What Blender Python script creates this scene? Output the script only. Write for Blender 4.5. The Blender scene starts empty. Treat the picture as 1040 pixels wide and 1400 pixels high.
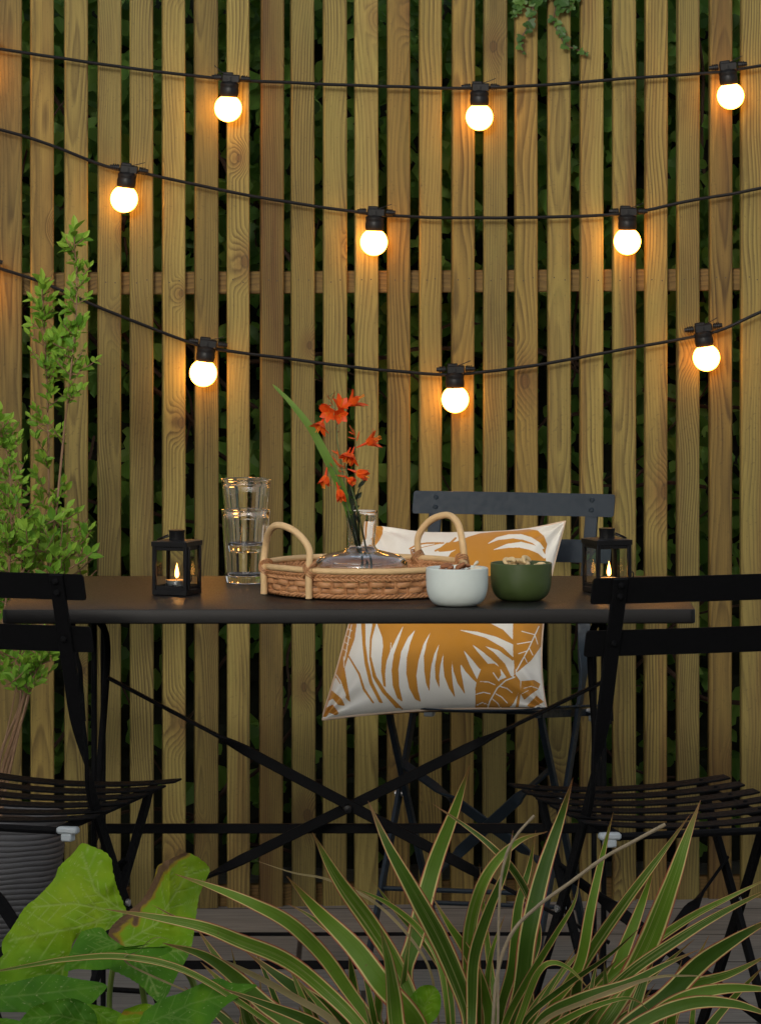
import bpy, math, random
from mathutils import Vector, Matrix, noise

SC = bpy.context.scene
COL = SC.collection
R = math.radians

# ------------------------------------------------------------------ camera, sky, sun, exposure
H, F, YH, XC = 1.6, 8800.0, 100.0, 520.0      # eye height, focal length in photo pixels, horizon row, centre column
cam_d = bpy.data.cameras.new('camera')
cam = bpy.data.objects.new('camera', cam_d); COL.objects.link(cam)
cam.location = (0, 0, H); cam.rotation_euler = (R(90), 0, 0)
cam_d.sensor_fit = 'AUTO'; cam_d.sensor_width = 36
cam_d.lens = F / 1400 * 36
cam_d.shift_y = -(700 - YH) / 1400
cam_d.clip_start = 0.1; cam_d.clip_end = 2000
SC.camera = cam

SUN_EL, SUN_AZ = 14.0, 192.0      # azimuth clockwise from +Y
world = bpy.data.worlds.new("World"); SC.world = world; world.use_nodes = True
wn = world.node_tree.nodes; wl = world.node_tree.links
bg = wn['Background']
sky = wn.new('ShaderNodeTexSky'); sky.sky_type = 'NISHITA'; sky.sun_disc = False
sky.sun_elevation = R(SUN_EL); sky.sun_rotation = R(SUN_AZ)
sky.air_density = 1.0; sky.dust_density = 3.0; sky.ozone_density = 1.0
hsv = wn.new('ShaderNodeHueSaturation'); hsv.inputs['Saturation'].default_value = .35     # thin overcast: nearly white sky
wl.new(sky.outputs[0], hsv.inputs['Color']); wl.new(hsv.outputs[0], bg.inputs[0]); bg.inputs[1].default_value = 0.15

sun_d = bpy.data.lights.new('sun', 'SUN'); sun_d.energy = 1.3; sun_d.angle = R(9); sun_d.color = (1, .93, .82)
sun = bpy.data.objects.new('sun', sun_d); COL.objects.link(sun)
az = R(SUN_AZ); el = R(SUN_EL)
to_sun = Vector((math.sin(az) * math.cos(el), math.cos(az) * math.cos(el), math.sin(el)))
sun.rotation_euler = to_sun.to_track_quat('Z', 'Y').to_euler()
sun.location = (-3, -3, 9)

SC.view_settings.view_transform = 'Standard'; SC.view_settings.look = 'None'
SC.view_settings.gamma = 1; SC.view_settings.exposure = 0.56
SC.render.engine = 'CYCLES'
SC.cycles.use_denoising = True
SC.cycles.max_bounces = 10; SC.cycles.transmission_bounces = 10; SC.cycles.transparent_max_bounces = 12
SC.cycles.sample_clamp_indirect = 4.0
SC.cycles.caustics_reflective = False; SC.cycles.caustics_refractive = False

# ------------------------------------------------------------------ helpers
def P(px, py, D):
    """photo pixel + distance from the camera plane -> point in the garden"""
    return Vector(((px - XC) * D / F, D, H - (py - YH) * D / F))

def px2x(px, D): return (px - XC) * D / F

def tag(o, label=None, cat=None, group=None, kind=None):
    if label: o['label'] = label
    if cat: o['category'] = cat
    if group: o['group'] = group
    if kind: o['kind'] = kind
    return o

def empty(name, loc, rz=0.0):
    o = bpy.data.objects.new(name, None); COL.objects.link(o)
    o.location = loc; o.rotation_euler = (0, 0, rz); o.empty_display_size = .05
    return o

def smooth(t):
    t = max(0.0, min(1.0, t)); return t * t * (3 - 2 * t)

def lerp(a, b, t): return a + (b - a) * t

def catmull(pts, n):
    """dense smooth curve through points (tuples of any length)"""
    P_ = [tuple(p) for p in pts]
    if len(P_) < 3:
        return [tuple(lerp(P_[0][k], P_[-1][k], i / n) for k in range(len(P_[0]))) for i in range(n + 1)]
    Q = [tuple(2 * a - b for a, b in zip(P_[0], P_[1]))] + P_ + [tuple(2 * a - b for a, b in zip(P_[-1], P_[-2]))]
    L = [0]
    for i in range(len(P_) - 1):
        L.append(L[-1] + max(1e-9, math.sqrt(sum((a - b) ** 2 for a, b in zip(P_[i], P_[i + 1])))))
    out = []
    for i in range(n + 1):
        s = L[-1] * i / n
        k = 0
        while k < len(P_) - 2 and s > L[k + 1]: k += 1
        t = (s - L[k]) / (L[k + 1] - L[k])
        p0, p1, p2, p3 = Q[k], Q[k + 1], Q[k + 2], Q[k + 3]
        out.append(tuple(.5 * (2 * b + (c - a) * t + (2 * a - 5 * b + 4 * c - d) * t * t + (-a + 3 * b - 3 * c + d) * t ** 3)
                         for a, b, c, d in zip(p0, p1, p2, p3)))
    return out

class MB:
    """collects vertices and faces; build() links them as ONE mesh object"""
    def __init__(s):
        s.v = []; s.f = []; s.mi = []; s.tone = []; s.uv = None; s.cur = 0; s.t = 0.5
    def vert(s, p, t=None):
        s.v.append(tuple(p)); s.tone.append(s.t if t is None else t); return len(s.v) - 1
    def face(s, idx):
        s.f.append(tuple(idx)); s.mi.append(s.cur)
    def box(s, c, size, M=None, ch=0.0):
        x, y, z = (d / 2 for d in size)
        if ch <= 0:
            pts = [(-x, -y, -z), (x, -y, -z), (x, y, -z), (-x, y, -z), (-x, -y, z), (x, -y, z), (x, y, z), (-x, y, z)]
            fs = [(3, 2, 1, 0), (4, 5, 6, 7), (0, 1, 5, 4), (1, 2, 6, 5), (2, 3, 7, 6), (3, 0, 4, 7)]
        else:
            # chamfer every edge
            pts = []
            for sx in (-1, 1):
                for sy in (-1, 1):
                    for sz in (-1, 1):
                        pts += [(sx * (x - ch), sy * (y - ch), sz * z), (sx * (x - ch), sy * y, sz * (z - ch)), (sx * x, sy * (y - ch), sz * (z - ch))]
            def I(sx, sy, sz, k): return ((sx > 0) * 4 + (sy > 0) * 2 + (sz > 0)) * 3 + k
            fs = []
            for sz in (-1, 1):
                q = [I(-1, -1, sz, 0), I(1, -1, sz, 0), I(1, 1, sz, 0), I(-1, 1, sz, 0)]; fs.append(q if sz > 0 else q[::-1])
            for sy in (-1, 1):
                q = [I(-1, sy, -1, 1), I(1, sy, -1, 1), I(1, sy, 1, 1), I(-1, sy, 1, 1)]; fs.append(q if sy < 0 else q[::-1])
            for sx in (-1, 1):
                q = [I(sx, -1, -1, 2), I(sx, 1, -1, 2), I(sx, 1, 1, 2), I(sx, -1, 1, 2)]; fs.append(q if sx > 0 else q[::-1])
            for sx in (-1, 1):
                for sy in (-1, 1):
                    q = [I(sx, sy, -1, 1), I(sx, sy, -1, 2), I(sx, sy, 1, 2), I(sx, sy, 1, 1)]; fs.append(q if sx * sy < 0 else q[::-1])
            for sx in (-1, 1):
                for sz in (-1, 1):
                    q = [I(sx, -1, sz, 0), I(sx, -1, sz, 2), I(sx, 1, sz, 2), I(sx, 1, sz, 0)]; fs.append(q if sx * sz > 0 else q[::-1])
            for sy in (-1, 1):
                for sz in (-1, 1):
                    q = [I(-1, sy, sz, 0), I(1, sy, sz, 0), I(1, sy, sz, 1), I(-1, sy, sz, 1)]; fs.append(q[::-1] if sy * sz > 0 else q)
            for sx in (-1, 1):
                for sy in (-1, 1):
                    for sz in (-1, 1):
                        q = [I(sx, sy, sz, 0), I(sx, sy, sz, 1), I(sx, sy, sz, 2)]; fs.append(q if sx * sy * sz < 0 else q[::-1])
        b = len(s.v); c = Vector(c)
        for p in pts:
            p = Vector(p)
            if M is not None: p = M @ p
            s.vert(c + p)
        for f in fs: s.face([b + i for i in f])
    def frames(s, pts, up=None):
        pts = [Vector(p) for p in pts]; n = len(pts); out = []
        prev = None
        for i in range(n):
            t = (pts[min(i + 1, n - 1)] - pts[max(i - 1, 0)])
            if t.length < 1e-9: t = Vector((0, 0, 1))
            t.normalize()
            if prev is None:
                a = Vector(up) if up is not None else (Vector((0, 0, 1)) if abs(t.z) < .9 else Vector((0, 1, 0)))
            else: a = prev
            a = a - t * a.dot(t)
            if a.length < 1e-6: a = t.orthogonal()
            a.normalize(); prev = a
            out.append((pts[i], t, a, t.cross(a)))
        return out
    def tube(s, pts, r, n=8, closed=False, caps=True, ecc=(1, 1), up=None):
        fr = s.frames(pts, up); m = len(fr); base = len(s.v)
        for i, (p, t, a, b) in enumerate(fr):
            rr = r[i] if isinstance(r, (list, tuple)) else r
            for k in range(n):
                w = 2 * math.pi * k / n
                s.vert(p + a * (math.cos(w) * rr * ecc[0]) + b * (math.sin(w) * rr * ecc[1]))
        for i in range(m if closed else m - 1):
            j = (i + 1) % m
            for k in range(n):
                l = (k + 1) % n
                s.face((base + i * n + k, base + i * n + l, base + j * n + l, base + j * n + k))
        if caps and not closed:
            s.face([base + k for k in range(n)][::-1]); s.face([base + (m - 1) * n + k for k in range(n)])
    def bar(s, pts, w, th, up, tw=None):
        """flat bar swept along pts; up = width direction; tw = twist angle per point"""
        fr = s.frames(pts, up); m = len(fr); base = len(s.v)
        for i, (p, t, a, b) in enumerate(fr):
            an = tw[i] if tw else 0
            A = a * math.cos(an) + b * math.sin(an); B = t.cross(A)
            ww = w[i] if isinstance(w, (list, tuple)) else w
            c = min(th * .3, .0012)
            for sx, sy in ((-1, -1), (1, -1), (1, 1), (-1, 1)):
                flat_ = p + A * (sx * (ww / 2 - c)) + B * (sy * th / 2)
                side_ = p + A * (sx * ww / 2) + B * (sy * (th / 2 - c))
                for q in ((side_, flat_) if sx * sy > 0 else (flat_, side_)): s.vert(q)
        n = 8
        for i in range(m - 1):
            for k in range(n):
                l = (k + 1) % n
                s.face((base + i * n + k, base + i * n + l, base + (i + 1) * n + l, base + (i + 1) * n + k))
        s.face([base + k for k in range(n)][::-1]); s.face([base + (m - 1) * n + k for k in range(n)])
    def lathe(s, prof, n=40, c=(0, 0, 0), fn=None, cap0=True, cap1=False):
        base = len(s.v); m = len(prof)
        for r, z in prof:
            for k in range(n):
                w = 2 * math.pi * k / n
                p = Vector((r * math.cos(w), r * math.sin(w), z))
                if fn: p = fn(p, w, r, z)
                s.vert(Vector(c) + p)
        for i in range(m - 1):
            for k in range(n):
                l = (k + 1) % n
                s.face((base + i * n + k, base + i * n + l, base + (i + 1) * n + l, base + (i + 1) * n + k))
        if cap0: s.face([base + k for k in range(n)][::-1])
        if cap1: s.face([base + (m - 1) * n + k for k in range(n)])
    def ball(s, c, r, nu=14, nv=8, sc=(1, 1, 1), M=None):
        base = len(s.v); c = Vector(c)
        for i in range(nv + 1):
            th = math.pi * i / nv
            for k in range(nu):
                w = 2 * math.pi * k / nu
                p = Vector((r * sc[0] * math.sin(th) * math.cos(w), r * sc[1] * math.sin(th) * math.sin(w), r * sc[2] * math.cos(th)))
                if M is not None: p = M @ p
                s.vert(c + p)
        for i in range(nv):
            for k in range(nu):
                l = (k + 1) % nu
                s.face((base + i * nu + k, base + (i + 1) * nu + k, base + (i + 1) * nu + l, base + i * nu + l))
    def build(s, name, mats, parent=None, sm=True, origin=None):
        me = bpy.data.meshes.new(name)
        vs = s.v
        if origin is not None:
            o_ = Vector(origin); vs = [tuple(Vector(p) - o_) for p in s.v]
        me.from_pydata(vs, [], s.f)
        if not isinstance(mats, (list, tuple)): mats = [mats]
        for m_ in mats: me.materials.append(m_)
        if any(s.mi): me.polygons.foreach_set('material_index', s.mi)
        at = me.attributes.new('tone', 'FLOAT', 'POINT'); at.data.foreach_set('value', s.tone)
        if s.uv:
            uvl = me.uv_layers.new(name='UVMap')
            for lp in me.loops: uvl.data[lp.index].uv = s.uv[lp.vertex_index]
        me.polygons.foreach_set('use_smooth', [sm] * len(me.polygons))
        me.update()
        if sm == 'auto' or sm is True:
            try: me.set_sharp_from_angle(angle=R(38))
            except Exception: pass
        o = bpy.data.objects.new(name, me); COL.objects.link(o)
        if origin is not None: o.location = origin
        if parent is not None: o.parent = parent
        return o

# ------------------------------------------------------------------ materials
class NT:
    def __init__(s, name):
        s.mat = bpy.data.materials.new(name); s.mat.use_nodes = True
        s.n = s.mat.node_tree.nodes; s.l = s.mat.node_tree.links
        s.bsdf = s.n['Principled BSDF']; s.out = s.n['Material Output']
    def new(s, t, **kw):
        nd = s.n.new(t)
        for k, v in kw.items(): setattr(nd, k, v)
        return nd
    def put(s, sock, v):
        if hasattr(v, 'is_linked') or hasattr(v, 'links'): s.l.new(v, sock)
        else:
            if isinstance(v, (tuple, list)) and len(v) == 3 and sock.type == 'RGBA': v = (*v, 1)
            sock.default_value = v
    def m(s, op, a, b=0.0, c=0.0, clamp=False):
        nd = s.new('ShaderNodeMath', operation=op); nd.use_clamp = clamp
        for i, x in enumerate((a, b, c)): s.put(nd.inputs[i], x)
        return nd.outputs[0]
    def mix(s, f, a, b, mode='MIX'):
        nd = s.new('ShaderNodeMix', data_type='RGBA', blend_type=mode)
        s.put(nd.inputs[0], f); s.put(nd.inputs[6], a); s.put(nd.inputs[7], b)
        return nd.outputs[2]
    def ramp(s, v, stops, interp='LINEAR'):
        nd = s.new('ShaderNodeValToRGB'); cr = nd.color_ramp; cr.interpolation = interp
        while len(cr.elements) < len(stops): cr.elements.new(.5)
        for e, (p, c) in zip(cr.elements, stops):
            e.position = p; e.color = (*c, 1) if len(c) == 3 else c
        s.put(nd.inputs[0], v); return nd.outputs[0]
    def maprange(s, v, a, b, c=0.0, d=1.0, smooth_=True):
        nd = s.new('ShaderNodeMapRange'); nd.interpolation_type = 'SMOOTHSTEP' if smooth_ else 'LINEAR'
        s.put(nd.inputs[0], v); nd.inputs[1].default_value = a; nd.inputs[2].default_value = b
        nd.inputs[3].default_value = c; nd.inputs[4].default_value = d
        return nd.outputs[0]
    def noise(s, vec, scale, detail=3, rough=.55, dist=0.0):
        nd = s.new('ShaderNodeTexNoise'); nd.inputs['Scale'].default_value = scale
        nd.inputs['Detail'].default_value = detail; nd.inputs['Roughness'].default_value = rough
        nd.inputs['Distortion'].default_value = dist
        if vec is not None: s.l.new(vec, nd.inputs['Vector'])
        return nd.outputs
    def coord(s, kind='Object'):
        return s.new('ShaderNodeTexCoord').outputs[kind]
    def vecmul(s, v, k):
        nd = s.new('ShaderNodeVectorMath', operation='MULTIPLY'); s.put(nd.inputs[0], v); nd.inputs[1].default_value = k
        return nd.outputs[0]
    def vecadd(s, v, k):
        nd = s.new('ShaderNodeVectorMath', operation='ADD'); s.put(nd.inputs[0], v); s.put(nd.inputs[1], k)
        return nd.outputs[0]
    def comb(s, x, y, z):
        nd = s.new('ShaderNodeCombineXYZ')
        for i, v in enumerate((x, y, z)): s.put(nd.inputs[i], v)
        return nd.outputs[0]
    def sep(s, v):
        nd = s.new('ShaderNodeSeparateXYZ'); s.l.new(v, nd.inputs[0]); return nd.outputs
    def bump(s, h, strength=.3, dist=.002):
        nd = s.new('ShaderNodeBump'); nd.inputs['Strength'].default_value = strength; nd.inputs['Distance'].default_value = dist
        s.l.new(h, nd.inputs['Height']); s.l.new(nd.outputs[0], s.bsdf.inputs['Normal'])
    def set(s, **kw):
        names = dict(col='Base Color', rough='Roughness', metal='Metallic', trans='Transmission Weight', ior='IOR',
                     emis='Emission Color', estr='Emission Strength', sss='Subsurface Weight', spec='Specular IOR Level', coat='Coat Weight', sheen='Sheen Weight')
        for k, v in kw.items(): s.put(s.bsdf.inputs[names[k]], v)
        return s

def mat_simple(name, col, rough=.5, var=.15, scale=30, bump=.0, metal=0.0, bscale=200, spec=.5):
    t = NT(name); c = t.coord()
    n = t.noise(c, scale, 4)
    colv = t.mix(n[0], tuple(x * (1 - var) for x in col), tuple(min(1, x * (1 + var)) for x in col))
    t.set(col=colv, metal=metal, spec=spec)
    r = t.noise(c, scale * 2.3, 3)
    t.set(rough=t.maprange(r[0], .3, .7, max(.02, rough - .08), min(1, rough + .08)))
    if bump: t.bump(t.noise(c, bscale, 3)[0], bump, .001)
    return t.mat

def mat_wood(name, light, dark, red, knots=True, greyer=0.0):
    t = NT(name); oc = t.coord(); sx, sy, sz = t.sep(oc)
    rnd = t.new('ShaderNodeObjectInfo').outputs['Random']
    r1 = t.m('FRACT', t.m('MULTIPLY', rnd, 17.31)); r2 = t.m('FRACT', t.m('MULTIPLY', rnd, 71.7)); r3 = t.m('FRACT', t.m('MULTIPLY', rnd, 233.9))
    zo = t.m('ADD', sz, t.m('MULTIPLY', rnd, 61.0))
    # slow wander of the pith along the board
    wv = t.comb(t.m('MULTIPLY', sx, 3.0), t.m('MULTIPLY', sy, 3.0), t.m('MULTIPLY', zo, 1.6))
    w1 = t.noise(wv, 1.0, 2, .5)
    wc = t.sep(w1[1])
    # knots: one feature point per cell, true distance on the board face
    vo = t.new('ShaderNodeTexVoronoi', feature='F1', voronoi_dimensions='2D'); vo.inputs['Scale'].default_value = 1.0
    kx, kz = 13.0, 2.9
    t.l.new(t.comb(t.m('ADD', t.m('MULTIPLY', sx, kx), t.m('MULTIPLY', r1, 40)), t.m('MULTIPLY', zo, kz), 0.0), vo.inputs['Vector'])
    vp = t.sep(vo.outputs['Position']); vc = t.sep(vo.outputs['Color'])
    kdx = t.m('DIVIDE', t.m('SUBTRACT', t.m('ADD', t.m('MULTIPLY', sx, kx), t.m('MULTIPLY', r1, 40)), vp[0]), kx)
    kdz = t.m('DIVIDE', t.m('SUBTRACT', t.m('MULTIPLY', zo, kz), vp[1]), kz)
    kd = t.m('SQRT', t.m('ADD', t.m('MULTIPLY', kdx, kdx), t.m('MULTIPLY', t.m('MULTIPLY', kdz, kdz), .42)))
    on = t.m('GREATER_THAN', vc[0], .74)
    kd = t.m('DIVIDE', kd, t.m('ADD', .40, t.m('MULTIPLY', vc[1], .65)))
    kn = t.noise(t.comb(t.m('MULTIPLY', sx, 60), 0.0, t.m('MULTIPLY', zo, 40)), 1.0, 2)
    kd = t.m('ADD', kd, t.m('MULTIPLY', t.m('SUBTRACT', kn[0], .5), .006))
    near = t.m('MULTIPLY', t.maprange(kd, .060, .004), on)
    core = t.m('MULTIPLY', t.maprange(kd, .0105, .005), on)
    edge = t.m('MULTIPLY', t.m('MULTIPLY', t.maprange(kd, .013, .0095), t.maprange(kd, .006, .009)), on)
    # growth rings
    dx = t.m('ADD', t.m('SUBTRACT', sx, t.m('MULTIPLY', t.m('SUBTRACT', r1, .5), .11)), t.m('MULTIPLY', t.m('SUBTRACT', wc[0], .5), .055))
    dy = t.m('ADD', t.m('SUBTRACT', sy, t.m('ADD', .008, t.m('MULTIPLY', r2, .05))), t.m('MULTIPLY', t.m('SUBTRACT', wc[1], .5), .06))
    rr = t.m('SQRT', t.m('ADD', t.m('MULTIPLY', dx, dx), t.m('MULTIPLY', dy, dy)))
    rr = t.m('ADD', rr, t.m('MULTIPLY', near, .019))
    fine = t.noise(t.comb(t.m('MULTIPLY', sx, 90), t.m('MULTIPLY', sy, 90), t.m('MULTIPLY', zo, 6)), 1.0, 3)
    ph = t.m('ADD', t.m('DIVIDE', rr, .0040), t.m('MULTIPLY', t.m('SUBTRACT', fine[0], .5), .55))
    fr = t.m('FRACT', ph)
    ring = t.m('MULTIPLY', t.m('MULTIPLY', t.m('POWER', fr, 1.6), t.maprange(fr, 1.0, .72)), 1.5)
    fib = t.noise(t.comb(t.m('MULTIPLY', sx, 420), t.m('MULTIPLY', sy, 420), t.m('MULTIPLY', zo, 9)), 1.0, 3)
    big = t.noise(t.comb(t.m('MULTIPLY', sx, 22), t.m('MULTIPLY', sy, 22), t.m('MULTIPLY', zo, 1.3)), 1.0, 3)
    rmod = t.noise(t.comb(t.m('MULTIPLY', sx, 30), t.m('MULTIPLY', sy, 30), t.m('MULTIPLY', zo, 2.2)), 1.0, 3)
    base = t.mix(t.m('MULTIPLY', ring, t.maprange(rmod[0], .3, .7, .25, .95), clamp=True), light, dark)
    redf = t.m('MULTIPLY', t.maprange(big[0], .44, .68), t.m('ADD', .10, t.m('MULTIPLY', t.m('MULTIPLY', r3, r3), .85)))
    base = t.mix(redf, base, t.mix(t.m('MULTIPLY', ring, .7), red, tuple(x * .55 for x in red)))
    base = t.mix(t.m('MULTIPLY', t.m('SUBTRACT', fib[0], .32), .95, clamp=True), base, tuple(x * .45 for x in dark))
    grn = t.noise(t.comb(t.m('MULTIPLY', sx, 10), 0.0, t.m('MULTIPLY', zo, 4)), 1.0, 4)
    base = t.mix(t.m('MULTIPLY', t.maprange(grn[0], .5, .75), .35), base, (light[0] * .72, light[1] * .86, light[2] * .75))
    if knots:
        base = t.mix(t.m('MULTIPLY', near, .6), base, t.mix(t.m('MULTIPLY', ring, .9), tuple(x * .95 for x in red), tuple(x * .4 for x in red)))
        kr = t.m('FRACT', t.m('DIVIDE', kd, .0026))
        base = t.mix(t.m('MULTIPLY', core, .6), base, t.mix(kr, tuple(x * .75 for x in red), tuple(x * .32 for x in red)))
        base = t.mix(t.m('MULTIPLY', edge, .45), base, (.025, .015, .008))
    brn = t.m('FRACT', t.m('MULTIPLY', rnd, 511.3)); base = t.mix(t.m('MULTIPLY', t.maprange(brn, .45, 1.0), .6), base, (.62, .42, .24), 'MULTIPLY')
    val = t.m('ADD', .74, t.m('MULTIPLY', r2, .46))
    stn = t.noise(t.comb(t.m('MULTIPLY', sx, 14), t.m('MULTIPLY', sy, 14), t.m('MULTIPLY', zo, 3.1)), 1.0, 5, .62)
    base = t.mix(t.m('MULTIPLY', t.maprange(stn[0], .50, .78), .55), base, tuple(x * .5 for x in dark))
    grit = t.noise(oc, 170, 3); base = t.mix(t.m('MULTIPLY', t.maprange(grit[0], .60, .72), .25), base, (.03, .022, .012))
    hs = t.new('ShaderNodeHueSaturation'); t.l.new(base, hs.inputs['Color']); t.l.new(val, hs.inputs['Value']); hs.inputs['Saturation'].default_value = 1 - greyer
    t.set(col=hs.outputs[0], rough=.68, spec=.3)
    hgt = t.m('ADD', t.m('MULTIPLY', fib[0], .6), t.m('MULTIPLY', ring, -.4))
    t.bump(hgt, .35, .0012)
    return t.mat

def mat_leaf(name, c0, c1, c2, trans=.35, rough=.45, scale=8):
    """c0..c2 picked by the per-leaf tone attribute, mottled a little"""
    t = NT(name)
    at = t.new('ShaderNodeAttribute', attribute_name='tone').outputs['Fac']
    n = t.noise(t.coord(), scale, 3)
    f = t.m('ADD', at, t.m('MULTIPLY', t.m('SUBTRACT', n[0], .5), .3), clamp=True)
    col = t.ramp(f, [(0, c0), (.5, c1), (1, c2)])
    t.set(col=col, rough=rough, spec=.2)
    tr = t.new('ShaderNodeBsdfTranslucent'); t.l.new(t.mix(.5, col, (.25, .4, .03), 'MIX'), tr.inputs[0])
    mx = t.new('ShaderNodeMixShader'); mx.inputs[0].default_value = trans
    t.l.new(t.bsdf.outputs[0], mx.inputs[1]); t.l.new(tr.outputs[0], mx.inputs[2]); t.l.new(mx.outputs[0], t.out.inputs[0])
    return t.mat

def mat_glass(name, tint=(1, 1, 1), rough=0.0, ior=1.46):
    t = NT(name); n = t.noise(t.coord(), 14, 2)
    t.set(col=t.mix(n[0], tint, tuple(x * .985 for x in tint)), rough=rough, trans=1.0, ior=ior)
    return t.mat

def mat_emit(name, col, strength, col2=None):
    t = NT(name); lw = t.new('ShaderNodeLayerWeight'); lw.inputs[0].default_value = .35
    e = t.mix(lw.outputs['Facing'], col, col2 or col)
    t.set(col=(.8, .7, .5), emis=e, estr=strength, rough=.4)
    return t.mat

M = {}
M['slat'] = mat_wood('pine_slat', (.243, .188, .053), (.064, .041, .0105), (.135, .066, .018))
M['rail'] = mat_wood('pine_rail', (.21, .15, .05), (.10, .06, .017), (.15, .075, .022), knots=False)
M['nail'] = mat_simple('nail_steel', (.06, .045, .03), .5, metal=.6)
M['black'] = mat_simple('black_powder_coat', (.0045, .0046, .0052), .66, .2, 60, .12, bscale=900, spec=.06)
M['charcoal'] = mat_simple('charcoal_powder_coat', (.0115, .0190, .0275), .5, .12, 40, .15, bscale=900, spec=.22)
M['table'] = mat_simple('table_powder_coat', (.0075, .0071, .0070), .41, .05, 300, .12, bscale=1200, spec=.16)
M['lantern'] = mat_simple('lantern_iron', (.006, .006, .0066), .4, .3, 120, .1, spec=.2)
M['clip'] = mat_simple('clip_plastic', (.36, .40, .42), .4, .08)
M['rubber'] = mat_simple('cable_rubber', (.006, .006, .0065), .5, .2, spec=.2)
M['glass'] = mat_glass('clear_glass')
M['water'] = mat_glass('clear_water', ior=1.333)
M['pane'] = mat_glass('pane_glass', (.93, .96, .95), ior=1.3)
M['bulb'] = mat_emit('lit_bulb', (1.0, .44, .075), 14.5, (1.0, .26, .022))
M['flame'] = mat_emit('candle_flame', (1.0, .46, .10), 30.0, (1.0, .26, .03))
M['wax'] = mat_simple('tealight_wax', (.75, .66, .5), .5, .08)
M['tin'] = mat_simple('tealight_tin', (.6, .6, .6), .3, .1, metal=.9)
M['wick'] = mat_simple('burnt_wick', (.02, .015, .01), .9)
M['whitebowl'] = mat_simple('pale_stoneware', (.62, .68, .64), .38, .05, 90)
M['greenbowl'] = mat_simple('olive_stoneware', (.048, .072, .020), .42, .15, 40)
M['almond'] = mat_simple('almond_skin', (.27, .10, .035), .6, .35, 160, .5, bscale=420)
M['cashew'] = mat_simple('blanched_nut', (.62, .46, .24), .5, .18, 90, .2)
M['cream'] = mat_simple('peeled_nut', (.70, .64, .50), .5, .1, 90, .2)
M['soil'] = mat_simple('garden_soil', (.035, .025, .017), .95, .5, 25, .8, bscale=60)
M['stem'] = mat_simple('shrub_stem', (.16, .09, .045), .7, .4, 60, .3)
M['vinestem'] = mat_simple('vine_stem', (.055, .03, .018), .8, .4, 60, .3)
M['drystalk'] = mat_simple('dry_stalk', (.30, .24, .15), .8, .35, 70, .3)
M['flowerstem'] = mat_simple('flower_stem', (.07, .10, .025), .5, .3, 80)

def wicker(name, a, b):
    t = NT(name); c = t.coord(); n = t.noise(c, 45, 4); n2 = t.noise(c, 400, 2)
    at = t.new('ShaderNodeAttribute', attribute_name='tone').outputs['Fac']
    f = t.m('ADD', t.m('MULTIPLY', at, .7), t.m('MULTIPLY', t.m('SUBTRACT', n[0], .35), .8), clamp=True)
    t.set(col=t.mix(f, a, b), rough=.5, spec=.35); t.bump(n2[0], .3, .0006); return t.mat
M['wicker'] = wicker('wicker_weave', (.30, .125, .045), (.60, .31, .14))
M['cane'] = wicker('rattan_cane', (.48, .30, .13), (.72, .50, .26))

# leaves
M['hedgeleaf'] = mat_leaf('hedge_leaf', (.045, .11, .022), (.11, .24, .04), (.24, .38, .08), .35)
M['ivyleaf'] = mat_leaf('ivy_leaf', (.018, .045, .012), (.035, .085, .02), (.075, .14, .03), .25)
M['shrubleaf'] = mat_leaf('shrub_leaf', (.055, .16, .014), (.12, .27, .024), (.24, .41, .05), .4, .5)

# ================================================================== SETTING
# ---- ground sheet, paving, planting bed
def sheet(name, x0, x1, y0, y1, z, mat, kind='structure', fn=None, nx=2, ny=2):
    mb = MB()
    for j in range(ny):
        for i in range(nx):
            x = lerp(x0, x1, i / (nx - 1)); y = lerp(y0, y1, j / (ny - 1))
            mb.vert((x, y, z + (fn(x, y) if fn else 0)))
    for j in range(ny - 1):
        for i in range(nx - 1):
            a = j * nx + i; mb.face((a, a + 1, a + nx + 1, a + nx))
    return tag(mb.build(name, mat), kind=kind)

def mat_paving():
    t = NT('weathered_paving'); c = t.coord(); x, y, z = t.sep(c)
    row = t.m('DIVIDE', t.m('SUBTRACT', y, 11.96), .37); ri = t.m('FLOOR', row); rf = t.m('FRACT', row)
    wn_ = t.new('ShaderNodeTexWhiteNoise', noise_dimensions='1D'); t.l.new(ri, wn_.inputs['W'])
    col_ = t.m('DIVIDE', t.m('ADD', x, t.m('MULTIPLY', wn_.outputs[0], .9)), .9); ci = t.m('FLOOR', col_); cf = t.m('FRACT', col_)
    wn2 = t.new('ShaderNodeTexWhiteNoise', noise_dimensions='2D'); t.l.new(t.comb(ri, ci, 0.0), wn2.inputs['Vector'])
    gy = t.m('MULTIPLY', t.m('MINIMUM', rf, t.m('SUBTRACT', 1.0, rf)), .37); gx = t.m('MULTIPLY', t.m('MINIMUM', cf, t.m('SUBTRACT', 1.0, cf)), .9)
    g = t.m('MINIMUM', gx, gy); joint = t.maprange(g, .006, .003)
    st = t.noise(t.comb(t.m('ADD', t.m('MULTIPLY', x, 5), t.m('MULTIPLY', wn2.outputs[0], 50)), t.m('MULTIPLY', y, 70), 0.0), 1.0, 5, .65)
    bl = t.noise(c, 7, 4)
    v = t.m('ADD', t.m('MULTIPLY', st[0], .7), t.m('ADD', t.m('MULTIPLY', bl[0], .35), t.m('MULTIPLY', wn2.outputs[0], .12)))
    colr = t.ramp(v, [(.3, (.050, .051, .048)), (.6, (.145, .145, .135)), (.9, (.25, .245, .225))])
    colr = t.mix(joint, colr, (.012, .011, .010))
    t.set(col=colr, rough=.8, spec=.3)
    t.bump(t.m('ADD', st[0], t.m('MULTIPLY', joint, -3.0)), .5, .003)
    return t.mat
M['paving'] = mat_paving()
sheet('ground', -300, 300, -300, 300, -.05, M['soil'])
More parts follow.
